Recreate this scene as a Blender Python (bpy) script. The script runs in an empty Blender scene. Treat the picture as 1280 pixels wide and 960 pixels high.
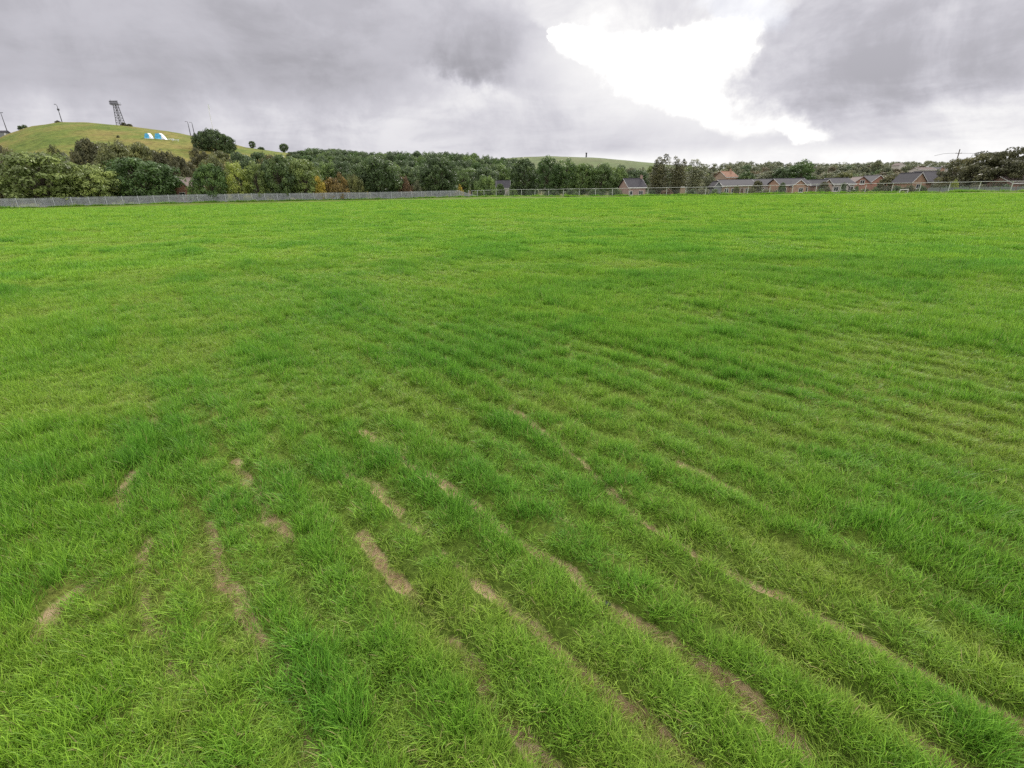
import bpy, math, random
import numpy as np
from mathutils import Vector, Matrix

# ------------------------------------------------------------------ camera, sky, sun, exposure
scene = bpy.context.scene
COL = scene.collection
R = math.radians
F = 614.0                        # focal length in pixels of a 1280 wide picture
PITCH, ROLL, EYE = R(21.5), R(0.93), 1.6
_f = np.array([0, math.cos(PITCH), -math.sin(PITCH)])
_r0 = np.array([1.0, 0, 0]); _u0 = np.array([0, math.sin(PITCH), math.cos(PITCH)])
_r = math.cos(ROLL) * _r0 - math.sin(ROLL) * _u0
_u = math.cos(ROLL) * _u0 + math.sin(ROLL) * _r0
CAM = np.array([0, 0, EYE])

cam_d = bpy.data.cameras.new('camera')
cam_d.sensor_width = 36; cam_d.lens = 36 * F / 1280
cam_d.clip_start = 0.05; cam_d.clip_end = 20000
cam = bpy.data.objects.new('camera', cam_d); COL.objects.link(cam)
M = Matrix.Identity(4)
for i in range(3):
    M[i][0] = _r[i]; M[i][1] = _u[i]; M[i][2] = -_f[i]; M[i][3] = CAM[i]
cam.matrix_world = M
scene.camera = cam

scene.view_settings.view_transform = 'Standard'
scene.view_settings.look = 'None'
scene.view_settings.exposure = 0.8
scene.view_settings.gamma = 1
scene.cycles.max_bounces = 6
scene.cycles.diffuse_bounces = 3
scene.cycles.transmission_bounces = 4
scene.cycles.transparent_max_bounces = 8
scene.cycles.use_denoising = False

SUN_EL, SUN_AZ = 34.0, 17.0      # degrees; azimuth clockwise from +Y (ahead of the camera)


def ray(px, py):
    return _f + _r * (px - 640) / F + _u * (480 - py) / F


def at(px, py, Y):
    """the point at forward distance Y seen towards a place in the photograph"""
    d = ray(px, py)
    return CAM + d * (Y / d[1])


def on_ground(px, py, z=0.0):
    d = ray(px, py)
    return CAM + d * ((z - EYE) / d[2])


def azel(px, py):
    d = ray(px, py); d = d / np.linalg.norm(d)
    return math.degrees(math.atan2(d[0], d[1])), math.degrees(math.asin(d[2]))


world = bpy.data.worlds.new('World'); scene.world = world; world.use_nodes = True


def build_sky():
    nt = world.node_tree; nt.nodes.clear(); L = nt.links

    def node(t, **kw):
        n = nt.nodes.new(t)
        for k, v in kw.items(): setattr(n, k, v)
        return n

    def put(sock, v):
        if isinstance(v, bpy.types.NodeSocket): L.new(v, sock)
        else: sock.default_value = v

    def m(op, a, b=None, c=None, clamp=False):
        n = node('ShaderNodeMath', operation=op, use_clamp=clamp)
        put(n.inputs[0], a)
        if b is not None: put(n.inputs[1], b)
        if c is not None: put(n.inputs[2], c)
        return n.outputs[0]

    def sm(v, a, b, x=0.0, y=1.0):
        n = node('ShaderNodeMapRange', interpolation_type='SMOOTHSTEP')
        put(n.inputs[0], v); n.inputs[1].default_value = a; n.inputs[2].default_value = b
        n.inputs[3].default_value = x; n.inputs[4].default_value = y
        return n.outputs[0]

    tc = node('ShaderNodeTexCoord')
    sep = node('ShaderNodeSeparateXYZ'); L.new(tc.outputs['Generated'], sep.inputs[0])
    X, Y, Z = sep.outputs
    az0 = m('MULTIPLY', m('ARCTAN2', X, Y), 57.29578)
    el0 = m('MULTIPLY', m('ARCSINE', Z), 57.29578)
    # cloud-sheet coordinates: the sheet recedes towards the horizon
    zz = m('ADD', m('MAXIMUM', Z, 0.0), 0.16)
    comb = node('ShaderNodeCombineXYZ')
    put(comb.inputs[0], m('DIVIDE', X, zz)); put(comb.inputs[1], m('DIVIDE', Y, zz))

    def noise(vec, scale, detail=6, rough=0.55, dist=0.0, off=0.0):
        mp = node('ShaderNodeMapping'); L.new(vec, mp.inputs[0]); mp.inputs[1].default_value = (off, off * .7, off * 1.3)
        n = node('ShaderNodeTexNoise'); L.new(mp.outputs[0], n.inputs['Vector'])
        n.inputs['Scale'].default_value = scale; n.inputs['Detail'].default_value = detail
        n.inputs['Roughness'].default_value = rough; n.inputs['Distortion'].default_value = dist
        return n.outputs[0]

    sheet = comb.outputs[0]; gen = tc.outputs['Generated']
    n_big = noise(sheet, 0.9, 7, .55, .3, 3.1)
    n_mid = noise(sheet, 2.1, 7, .58, .4, 9.7)
    n_mid = m('ADD', m('MULTIPLY', n_mid, .35), m('MULTIPLY', noise(gen, 5.5, 7, .6, .5, 4.4), .65))
    n_w1 = noise(gen, 6.0, 6, .6, 0, 1.3); n_w2 = noise(gen, 6.0, 6, .6, 0, 7.9)
    n_f1 = noise(gen, 22.0, 5, .6, 0, 2.3); n_f2 = noise(gen, 22.0, 5, .6, 0, 5.5)
    az = m('ADD', az0, m('ADD', m('MULTIPLY', m('SUBTRACT', n_w1, .5), 9.0), m('MULTIPLY', m('SUBTRACT', n_f1, .5), 3.6)))
    el = m('ADD', el0, m('ADD', m('MULTIPLY', m('SUBTRACT', n_w2, .5), 5.0), m('MULTIPLY', m('SUBTRACT', n_f2, .5), 2.4)))

    def blob(px, py, rx, ry, rot=0.0, soft=(1.6, .4), azs=az, els=el):
        a, e = azel(px, py); c, s = math.cos(R(rot)), math.sin(R(rot))
        da = m('SUBTRACT', azs, a); de = m('SUBTRACT', els, e)
        p = m('DIVIDE', m('ADD', m('MULTIPLY', da, c), m('MULTIPLY', de, s)), rx * .086)
        q = m('DIVIDE', m('ADD', m('MULTIPLY', da, -s), m('MULTIPLY', de, c)), ry * .077)
        r2 = m('ADD', m('MULTIPLY', p, p), m('MULTIPLY', q, q))
        return sm(r2, soft[0], soft[1])

    def union(*v):
        o = v[0]
        for w in v[1:]: o = m('MAXIMUM', o, w)
        return o

    def mixv(f, a, b):
        n = node('ShaderNodeMix', data_type='FLOAT'); put(n.inputs[0], f); put(n.inputs[2], a); put(n.inputs[3], b)
        return n.outputs[0]

    # brightness of the cloud deck at the horizon, darker to the left
    v = sm(az0, -30, 42, .330, .435)
    v = m('MULTIPLY', v, sm(n_mid, .37, .63, .78, 1.13))
    soft = (1.7, .15)
    d_left = union(blob(120, 35, 330, 72, 0, soft), blob(330, 62, 130, 55, 0, soft), blob(520, 25, 210, 60, -8, soft), blob(560, 75, 110, 26, -14, soft), blob(690, 20, 90, 40, 0, soft))
    v = mixv(m('MULTIPLY', d_left, sm(n_mid, .36, .60, .52, 1.0)), v, m('MULTIPLY', sm(n_big, .3, .7, .158, .225), 1.0))
    d_low = union(blob(760, 168, 230, 26, -3, soft), blob(920, 175, 130, 18, 0, soft), blob(700, 120, 90, 40, 0, soft))
    v = mixv(m('MULTIPLY', d_low, .75), v, sm(n_mid, .36, .64, .275, .345))
    azg = m('ADD', az0, m('ADD', m('MULTIPLY', m('SUBTRACT', n_w1, .5), 4.5), m('MULTIPLY', m('SUBTRACT', n_f1, .5), 4.0)))
    elg = m('ADD', el0, m('ADD', m('MULTIPLY', m('SUBTRACT', n_w2, .5), 2.6), m('MULTIPLY', m('SUBTRACT', n_f2, .5), 2.6)))
    gs = (2.5, .2)

    def gb(*a): return blob(*a, gs, azg, elg)
    gap = union(gb(760, 50, 42, 23, -8), gb(835, 78, 82, 33, -24), gb(895, 99, 74, 31, -27), gb(928, 36, 17, 12, 30), gb(975, 147, 42, 13, -22), gb(706, 42, 9, 10, 0))
    glow = blob(850, 85, 190, 100, -25, (1.5, .0), az0, el0)
    v = mixv(m('MULTIPLY', glow, .7), v, m('MAXIMUM', v, .44))
    d_right = union(blob(1095, 60, 140, 68, 8, (1.5, .35)), blob(1020, 105, 62, 34, 0, (1.5, .35)), blob(1000, 45, 55, 55, 0, (1.5, .5)), blob(1030, 10, 60, 40, 0, (1.5, .5)), blob(1200, 40, 90, 60, 0, soft))
    v_right = sm(n_mid, .37, .63, .185, .30)
    v = mixv(m('MULTIPLY', gap, m('SUBTRACT', 1.0, m('MULTIPLY', d_right, .8))), v, sm(n_mid, .34, .60, .62, .95))
    v = mixv(m('MULTIPLY', d_right, .9), v, v_right)
    d_top = union(blob(815, 2, 120, 30, -4, (1.4, .5)), blob(740, -2, 70, 26, 0, (1.4, .5)), blob(925, -4, 60, 25, 0, (1.4, .5)))
    v = mixv(m('MULTIPLY', d_top, .9), v, sm(n_mid, .34, .66, .26, .38))
    strip = m('MULTIPLY', m('MULTIPLY', sm(el0, 4.2, 2.2), sm(az0, -6, 4)), sm(n_w2, .30, .62, .35, 1.0))
    v = mixv(strip, v, .56)
    # an overcast sky is about three times as bright overhead as at the horizon
    sin_el = m('MAXIMUM', Z, 0.0)
    v = m('MULTIPLY', v, m('ADD', 1.0, m('MULTIPLY', sin_el, 2.0)))
    # grey-lavender cloud colour, whiter where it is bright
    tint = node('ShaderNodeMix', data_type='RGBA'); put(tint.inputs[0], sm(v, .30, .60))
    tint.inputs[6].default_value = (.985, .968, 1.060, 1); tint.inputs[7].default_value = (1.01, 1.0, .995, 1)
    cl = node('ShaderNodeVectorMath', operation='SCALE'); L.new(tint.outputs[2], cl.inputs[0]); put(cl.inputs['Scale'], m('MULTIPLY', v, 10.0))
    # clear sky behind the clouds
    st = node('ShaderNodeTexSky', sky_type='NISHITA'); st.sun_disc = False
    st.sun_elevation = R(SUN_EL); st.sun_rotation = R(SUN_AZ); st.air_density = 1.0; st.dust_density = .6
    clear = m('MULTIPLY', blob(925, 8, 36, 20, -20, (1.6, .2)), .10)
    mix = node('ShaderNodeMix', data_type='RGBA'); put(mix.inputs[0], clear)
    L.new(cl.outputs[0], mix.inputs[6]); L.new(st.outputs[0], mix.inputs[7])
    bg = node('ShaderNodeBackground'); bg.inputs['Strength'].default_value = 0.1
    L.new(mix.outputs[2], bg.inputs[0])
    out = node('ShaderNodeOutputWorld'); L.new(bg.outputs[0], out.inputs[0])


build_sky()
world.cycles.sampling_method = 'MANUAL'
world.cycles.sample_map_resolution = 512

sl = bpy.data.lights.new('sun', 'SUN'); sl.energy = 1.5; sl.angle = R(14); sl.color = (1, .95, .87)
sun = bpy.data.objects.new('sun', sl); COL.objects.link(sun)
sd = Vector((math.sin(R(SUN_AZ)) * math.cos(R(SUN_EL)), math.cos(R(SUN_AZ)) * math.cos(R(SUN_EL)), math.sin(R(SUN_EL))))
sun.rotation_euler = sd.to_track_quat('Z', 'Y').to_euler()
sun.location = (0, 0, 60)

# ------------------------------------------------------------------ helpers
rng = np.random.default_rng(11)
random.seed(5)


def tag(o, label=None, cat=None, group=None, kind=None):
    if label: o['label'] = label
    if cat: o['category'] = cat
    if group: o['group'] = group
    if kind: o['kind'] = kind
    return o


def empty(name, loc, rz=0.0, scale=(1, 1, 1)):
    o = bpy.data.objects.new(name, None); COL.objects.link(o)
    o.location = loc; o.rotation_euler = (0, 0, rz); o.scale = scale
    o.empty_display_size = .5
    return o


class MB:
    def __init__(s): s.v = []; s.f = []

    def quad(s, a, b, c, d):
        n = len(s.v); s.v += [tuple(a), tuple(b), tuple(c), tuple(d)]; s.f.append((n, n + 1, n + 2, n + 3)); return s

    def poly(s, pts):
        n = len(s.v); s.v += [tuple(p) for p in pts]; s.f.append(tuple(range(n, n + len(pts)))); return s

    def box(s, lo, hi):
        x0, y0, z0 = lo; x1, y1, z1 = hi; n = len(s.v)
        s.v += [(x0, y0, z0), (x1, y0, z0), (x1, y1, z0), (x0, y1, z0), (x0, y0, z1), (x1, y0, z1), (x1, y1, z1), (x0, y1, z1)]
        s.f += [tuple(n + i for i in q) for q in ((0, 3, 2, 1), (4, 5, 6, 7), (0, 1, 5, 4), (1, 2, 6, 5), (2, 3, 7, 6), (3, 0, 4, 7))]
        return s

    def prism(s, pts, vec):
        """closed polygon pts (outline) pushed along vec"""
        n = len(s.v); k = len(pts)
        s.v += [tuple(p) for p in pts] + [tuple(np.array(p) + np.array(vec)) for p in pts]
        s.f.append(tuple(range(n + k - 1, n - 1, -1))); s.f.append(tuple(range(n + k, n + 2 * k)))
        for i in range(k): s.f.append((n + i, n + (i + 1) % k, n + k + (i + 1) % k, n + k + i))
        return s

    def tube(s, pts, radii, seg=6):
        pts = [Vector(p) for p in pts]
        if not hasattr(radii, '__len__'): radii = [radii] * len(pts)
        n0 = len(s.v); up = Vector((0, 0, 1))
        for i, p in enumerate(pts):
            d = (pts[min(i + 1, len(pts) - 1)] - pts[max(i - 1, 0)]).normalized()
            a = d.cross(up if abs(d.z) < .95 else Vector((1, 0, 0))).normalized(); b = d.cross(a)
            for k in range(seg):
                t = 2 * math.pi * k / seg
                s.v.append(tuple(p + (a * math.cos(t) + b * math.sin(t)) * radii[i]))
        for i in range(len(pts) - 1):
            for k in range(seg):
                a = n0 + i * seg + k; b = n0 + i * seg + (k + 1) % seg
                s.f.append((a, b, b + seg, a + seg))
        s.f.append(tuple(n0 + k for k in range(seg - 1, -1, -1)))
        e = n0 + (len(pts) - 1) * seg; s.f.append(tuple(e + k for k in range(seg)))
        return s

    def mesh(s, name, mat):
        me = bpy.data.meshes.new(name); me.from_pydata(s.v, [], s.f)
        if mat: me.materials.append(mat)
        return me

    def build(s, name, mat, parent=None):
        return link(name, s.mesh(name, mat), parent)


def link(name, me, parent=None):
    o = bpy.data.objects.new(name, me); COL.objects.link(o)
    if parent is not None: o.parent = parent
    return o


# numpy value noise
_tab = np.random.default_rng(77).random((256, 256))


def vnoise(x, y):
    x = np.asarray(x, float); y = np.asarray(y, float)
    xi = np.floor(x).astype(int); yi = np.floor(y).astype(int); fx = x - xi; fy = y - yi
    fx = fx * fx * (3 - 2 * fx); fy = fy * fy * (3 - 2 * fy)
    a = _tab[xi & 255, yi & 255]; b = _tab[(xi + 1) & 255, yi & 255]; c = _tab[xi & 255, (yi + 1) & 255]; d = _tab[(xi + 1) & 255, (yi + 1) & 255]
    return (a * (1 - fx) + b * fx) * (1 - fy) + (c * (1 - fx) + d * fx) * fy


def fbm(x, y, o=4):
    s = 0; w = .5; t = 0
    for i in range(o):
        s = s + w * vnoise(x * 2 ** i + 17.3 * i, y * 2 ** i + 5.1 * i); t += w; w *= .55
    return s / t


def sstep(x, a, b):
    t = np.clip((np.asarray(x, float) - a) / (b - a), 0, 1); return t * t * (3 - 2 * t)


# ------------------------------------------------------------------ materials
def new_mat(name):
    m = bpy.data.materials.new(name); m.use_nodes = True
    nt = m.node_tree; nt.nodes.clear()
    out = nt.nodes.new('ShaderNodeOutputMaterial')
    return m, nt, out


def pbr(name, col, rough=.7, metal=0.0, var=.25, scale=3.0, bump=0.0, spec=.3):
    m, nt, out = new_mat(name)
    b = nt.nodes.new('ShaderNodeBsdfPrincipled')
    b.inputs['Roughness'].default_value = rough; b.inputs['Metallic'].default_value = metal
    b.inputs['Specular IOR Level'].default_value = spec
    tc = nt.nodes.new('ShaderNodeTexCoord'); n = nt.nodes.new('ShaderNodeTexNoise')
    n.inputs['Scale'].default_value = scale; n.inputs['Detail'].default_value = 5
    nt.links.new(tc.outputs['Object'], n.inputs['Vector'])
    r = nt.nodes.new('ShaderNodeValToRGB')
    r.color_ramp.elements[0].position = .3; r.color_ramp.elements[1].position = .7
    r.color_ramp.elements[0].color = tuple(c * (1 - var) for c in col) + (1,)
    r.color_ramp.elements[1].color = tuple(min(1, c * (1 + var)) for c in col) + (1,)
    nt.links.new(n.outputs[0], r.inputs[0]); nt.links.new(r.outputs[0], b.inputs['Base Color'])
    if bump:
        bp = nt.nodes.new('ShaderNodeBump'); bp.inputs['Strength'].default_value = bump
        nt.links.new(n.outputs[0], bp.inputs['Height']); nt.links.new(bp.outputs[0], b.inputs['Normal'])
    nt.links.new(b.outputs[0], out.inputs[0])
    return m


def brick_mat(name, c1, c2, mortar, sx=.225, sy=.075):
    m, nt, out = new_mat(name)
    b = nt.nodes.new('ShaderNodeBsdfPrincipled'); b.inputs['Roughness'].default_value = .85
    tc = nt.nodes.new('ShaderNodeTexCoord'); mp = nt.nodes.new('ShaderNodeMapping')
    mp.inputs['Rotation'].default_value = (R(90), 0, 0)
    t = nt.nodes.new('ShaderNodeTexBrick')
    t.inputs['Color1'].default_value = c1 + (1,); t.inputs['Color2'].default_value = c2 + (1,); t.inputs['Mortar'].default_value = mortar + (1,)
    t.inputs['Scale'].default_value = 1; t.inputs['Brick Width'].default_value = sx; t.inputs['Row Height'].default_value = sy; t.inputs['Mortar Size'].default_value = .008
    nt.links.new(tc.outputs['Object'], mp.inputs[0]); nt.links.new(mp.outputs[0], t.inputs[0])
    n = nt.nodes.new('ShaderNodeTexNoise'); n.inputs['Scale'].default_value = 1.3; n.inputs['Detail'].default_value = 5
    nt.links.new(tc.outputs['Object'], n.inputs['Vector'])
    mx = nt.nodes.new('ShaderNodeMix'); mx.data_type = 'RGBA'; mx.blend_type = 'MULTIPLY'; mx.inputs[0].default_value = .6
    rp = nt.nodes.new('ShaderNodeValToRGB'); rp.color_ramp.elements[0].position = .3; rp.color_ramp.elements[1].position = .7
    rp.color_ramp.elements[0].color = (.6, .6, .6, 1); rp.color_ramp.elements[1].color = (1.1, 1.1, 1.1, 1)
    nt.links.new(n.outputs[0], rp.inputs[0]); nt.links.new(t.outputs[0], mx.inputs[6]); nt.links.new(rp.outputs[0], mx.inputs[7])
    nt.links.new(mx.outputs[2], b.inputs['Base Color']); nt.links.new(b.outputs[0], out.inputs[0])
    return m


MT = {}
MT['brick_pink'] = brick_mat('pink brick', (.52, .34, .28), (.45, .28, .23), (.4, .36, .32))
MT['brick_orange'] = brick_mat('orange brick', (.52, .31, .20), (.44, .25, .16), (.42, .36, .3))
MT['brick_red'] = brick_mat('red brick', (.44, .19, .13), (.36, .15, .10), (.36, .3, .26))
MT['brick_sand'] = brick_mat('sandy brick', (.40, .28, .17), (.33, .23, .14), (.4, .36, .3))
MT['render'] = pbr('pale render', (.55, .50, .46), .85, var=.12)
MT['slate'] = brick_mat('grey roof tiles', (.055, .050, .061), (.042, .039, .047), (.026, .024, .029), .3, .28)
MT['slate_brown'] = brick_mat('brown roof tiles', (.17, .12, .105), (.13, .095, .085), (.07, .055, .05), .3, .28)
MT['slate_orange'] = brick_mat('orange roof tiles', (.30, .15, .09), (.24, .12, .075), (.14, .08, .05), .3, .28)
MT['white'] = pbr('white painted wood', (.75, .74, .72), .5, var=.06)
MT['glass'] = pbr('dark window glass', (.03, .035, .04), .08, var=.1, spec=.6)
MT['door'] = pbr('brown door paint', (.12, .07, .05), .5)
MT['concrete'] = pbr('weathered concrete', (.38, .37, .35), .9, var=.2)
MT['galv'] = pbr('galvanised steel', (.44, .45, .47), .5, .2, .14, 2.0)
MT['galv_dull'] = pbr('weathered galvanised steel', (.39, .40, .425), .6, .2, .2, 1.2)
MT['post'] = pbr('pale painted fence post', (.62, .62, .61), .6, .1, .2, 2.0)
MT['wire'] = pbr('grey fence wire', (.26, .27, .27), .6, .3, .2)
MT['dark_steel'] = pbr('dark steel', (.09, .09, .10), .6, .3, .2)
MT['blue_tarp'] = pbr('blue tarpaulin', (.07, .36, .58), .5, var=.35, scale=.9)
MT['white_tarp'] = pbr('white tarpaulin', (.75, .78, .78), .5, var=.1)
MT['wood_grey'] = pbr('weathered grey boards', (.23, .245, .25), .9, var=.3, scale=2.0)
MT['wood_pole'] = pbr('creosoted pole', (.10, .08, .065), .85, var=.2)
MT['bark'] = pbr('bark', (.09, .075, .055), .95, var=.35, scale=6.0, bump=.4)
MT['stone_dark'] = pbr('dark pebble', (.035, .037, .045), .6, var=.3, scale=30)
MT['litter'] = pbr('white litter', (.8, .8, .8), .6, var=.05)


def leaf_mat(name, col, transl=.28, var=.45):
    """foliage: colour differs from leaf to leaf (attribute tint) and from tree to tree"""
    m, nt, out = new_mat(name)
    at_ = nt.nodes.new('ShaderNodeAttribute'); at_.attribute_name = 'tint'
    oi = nt.nodes.new('ShaderNodeObjectInfo')
    add = nt.nodes.new('ShaderNodeMath'); add.operation = 'MULTIPLY_ADD'
    nt.links.new(oi.outputs['Random'], add.inputs[0]); add.inputs[1].default_value = .3
    nt.links.new(at_.outputs['Fac'], add.inputs[2])
    r = nt.nodes.new('ShaderNodeValToRGB'); e = r.color_ramp.elements
    c = np.array(col) * 1.85
    e[0].position = .1; e[0].color = tuple(c * (1 - var)) + (1,)
    e[1].position = 1.15 if False else 1.0; e[1].color = tuple(np.minimum(1, c * np.array([1.75, 1.6, 1.35]))) + (1,)
    k = e.new(.55); k.color = tuple(c) + (1,)
    nt.links.new(add.outputs[0], r.inputs[0])
    d = nt.nodes.new('ShaderNodeBsdfPrincipled'); d.inputs['Roughness'].default_value = .42; d.inputs['Specular IOR Level'].default_value = .25
    t = nt.nodes.new('ShaderNodeBsdfTranslucent'); mx = nt.nodes.new('ShaderNodeMixShader'); mx.inputs[0].default_value = transl
    nt.links.new(r.outputs[0], d.inputs['Base Color']); nt.links.new(r.outputs[0], t.inputs[0])
    nt.links.new(d.outputs[0], mx.inputs[1]); nt.links.new(t.outputs[0], mx.inputs[2]); nt.links.new(mx.outputs[0], out.inputs[0])
    return m


LEAF = {k: leaf_mat('foliage ' + k.replace('_', ' '), c) for k, c in {
    'dark': (.050, .076, .030), 'deep': (.052, .088, .028), 'mid': (.078, .118, .038), 'olive': (.095, .105, .042), 'light_olive': (.132, .165, .055),
    'fresh': (.115, .150, .048), 'yellow_green': (.150, .182, .048), 'yellow': (.26, .21, .04), 'orange': (.135, .100, .036), 'rust': (.090, .060, .036),
    'brown': (.074, .074, .036), 'wood': (.060, .088, .040), 'grey_green': (.115, .125, .075), 'far': (.088, .100, .060), 'grey_brown': (.088, .080, .050),  # 'far' is greyed: distance haze put into the leaf colour
    'dark_olive': (.068, .070, .036)}.items()}

# ------------------------------------------------------------------ terrain
LANDZ = -1.2


def profile(pts, Y):
    a = np.array([[at(px, py, Y)[0], at(px, py, Y)[2]] for px, py in pts]); return a[:, 0], a[:, 1]


H_Y = 350.0
HX, HZ = profile([(-330, 238), (-200, 214), (-90, 190), (-30, 187), (0, 173.5), (10, 167.5), (40, 157.5), (75, 152.8), (120, 153.4), (165, 157.6), (200, 162.4), (235, 168.6),
                  (265, 175), (300, 183), (340, 188.8), (380, 193), (430, 203), (480, 217), (540, 231), (620, 239)], H_Y)


def hill_z(x, y):
    x = np.asarray(x, float); y = np.asarray(y, float)
    xe = np.where(y < H_Y, x * (1 + .8 * (H_Y / np.maximum(y, 120) - 1)), x)   # the hill narrows towards its foot
    crest = np.interp(xe, HX, HZ, left=LANDZ, right=LANDZ)
    crest = np.maximum(crest, LANDZ)
    k = np.where(y < H_Y, sstep(y, 165, H_Y + 25) / sstep(H_Y, 165, H_Y + 25), 1 - .5 * sstep(y, H_Y, H_Y + 260))
    return LANDZ + (crest - LANDZ) * np.clip(k, 0, 1)


F_Y = 1500.0
FX, FZ = profile([(420, 236), (520, 212), (580, 202), (640, 196.6), (690, 194.6), (740, 196.2), (790, 200.5), (830, 205), (880, 210), (960, 218), (1060, 230)], F_Y)


def far_hill_z(x, y):
    crest = np.maximum(np.interp(x, FX, FZ, left=-5, right=-5), -5)
    k = np.where(y < F_Y, sstep(y, 800, F_Y + 60), 1 - .6 * sstep(y, F_Y, F_Y + 700))
    return -5 + (crest + 5) * k


R_Y = 900.0
RX, RZ = profile([(640, 236), (740, 228), (820, 218), (860, 212), (900, 210.5), (940, 212), (990, 213), (1040, 212), (1100, 210), (1160, 211.5), (1230, 212), (1330, 212), (1420, 215), (1500, 220)], R_Y)


def ridge_z(x, y):
    crest = np.maximum(np.interp(x, RX, RZ, left=-4, right=-4), -4)
    k = np.where(y < R_Y, sstep(y, 190, R_Y + 40), 1 - .6 * sstep(y, R_Y, R_Y + 500))
    return -4 + (crest + 4) * k


def land_z(x, y):
    return np.maximum(np.maximum(hill_z(x, y), ridge_z(x, y)), LANDZ)


def grid_mesh(name, xs, ys, zf, mat, attrs=None):
    Xg, Yg = np.meshgrid(xs, ys); Zg = zf(Xg, Yg)
    v = np.stack([Xg, Yg, Zg], -1).reshape(-1, 3)
    nx, ny = len(xs), len(ys)
    i = (np.arange(ny - 1)[:, None] * nx + np.arange(nx - 1)[None]).reshape(-1)
    f = np.stack([i, i + 1, i + nx + 1, i + nx], -1)
    me = bpy.data.meshes.new(name)
    me.vertices.add(len(v)); me.vertices.foreach_set('co', v.ravel())
    me.loops.add(f.size); me.loops.foreach_set('vertex_index', f.ravel().astype(np.int32))
    me.polygons.add(len(f)); me.polygons.foreach_set('loop_start', (np.arange(len(f)) * 4).astype(np.int32))
    me.polygons.foreach_set('use_smooth', np.ones(len(f), bool))
    me.update(); me.validate()
    for k, fn in (attrs or {}).items():
        a = me.attributes.new(k, 'FLOAT', 'POINT'); a.data.foreach_set('value', fn(Xg, Yg).ravel().astype(np.float32))
    me.materials.append(mat)
    return me


def ground_mat(name, cols, scale, scale2, bump=.3, detail=8):
    m, nt, out = new_mat(name)
    tc = nt.nodes.new('ShaderNodeTexCoord')
    n = nt.nodes.new('ShaderNodeTexNoise'); n.inputs['Scale'].default_value = scale; n.inputs['Detail'].default_value = detail; n.inputs['Roughness'].default_value = .62
    n2 = nt.nodes.new('ShaderNodeTexNoise'); n2.inputs['Scale'].default_value = scale2; n2.inputs['Detail'].default_value = 6; n2.inputs['Roughness'].default_value = .7
    for q in (n, n2): nt.links.new(tc.outputs['Object'], q.inputs['Vector'])
    r = nt.nodes.new('ShaderNodeValToRGB'); e = r.color_ramp.elements
    e[0].position = .30; e[0].color = cols[0] + (1,); e[1].position = .70; e[1].color = cols[-1] + (1,)
    for i, c in enumerate(cols[1:-1]):
        k = e.new(.30 + .4 * (i + 1) / (len(cols) - 1)); k.color = c + (1,)
    nt.links.new(n.outputs[0], r.inputs[0])
    r2 = nt.nodes.new('ShaderNodeValToRGB'); r2.color_ramp.elements[0].position = .3; r2.color_ramp.elements[1].position = .7
    r2.color_ramp.elements[0].color = (.55, .55, .55, 1); r2.color_ramp.elements[1].color = (1.25, 1.25, 1.2, 1)
    nt.links.new(n2.outputs[0], r2.inputs[0])
    mx = nt.nodes.new('ShaderNodeMix'); mx.data_type = 'RGBA'; mx.blend_type = 'MULTIPLY'; mx.inputs[0].default_value = 1
    nt.links.new(r.outputs[0], mx.inputs[6]); nt.links.new(r2.outputs[0], mx.inputs[7])
    b = nt.nodes.new('ShaderNodeBsdfPrincipled'); b.inputs['Roughness'].default_value = .95; b.inputs['Specular IOR Level'].default_value = .1
    bp = nt.nodes.new('ShaderNodeBump'); bp.inputs['Strength'].default_value = bump; bp.inputs['Distance'].default_value = .5
    nt.links.new(n2.outputs[0], bp.inputs['Height']); nt.links.new(bp.outputs[0], b.inputs['Normal'])
    nt.links.new(mx.outputs[2], b.inputs['Base Color']); nt.links.new(b.outputs[0], out.inputs[0])
    return m


land_m = ground_mat('rough land', [(.05, .07, .025), (.09, .10, .04), (.12, .11, .05)], .03, .6)
xs = np.concatenate([np.linspace(-3200, -500, 24), np.linspace(-480, 900, 150), np.linspace(950, 3600, 24)])
ys = np.concatenate([[-300, -200, -60], np.linspace(0, 1500, 130), np.linspace(1600, 3600, 20)])
tag(link('land', grid_mesh('land', xs, ys, lambda x, y: np.maximum(LANDZ, ridge_z(x, y)), land_m)), kind='structure')

hill_m = ground_mat('dry hill grass', [(.085, .135, .028), (.150, .185, .042), (.225, .200, .062), (.21, .15, .065)], .03, .35, .9)
xs = np.linspace(-560, 40, 200); ys = np.linspace(160, 640, 150)
tag(link('hill', grid_mesh('hill', xs, ys, lambda x, y: hill_z(x, y) - .05 + (fbm(x / 14, y / 14) - .5) * 1.1 * sstep(y, 200, 260), hill_m)), kind='structure')

far_m = ground_mat('distant pasture', [(.095, .135, .055), (.125, .155, .066), (.14, .15, .075)], .004, .03, .2)
xs = np.linspace(-700, 1400, 120); ys = np.linspace(800, 2400, 80)
tag(link('distant_hill', grid_mesh('distant_hill', xs, ys, lambda x, y: far_hill_z(x, y) + (fbm(x / 90, y / 90) - .5) * 5, far_m)), kind='structure')

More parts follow.
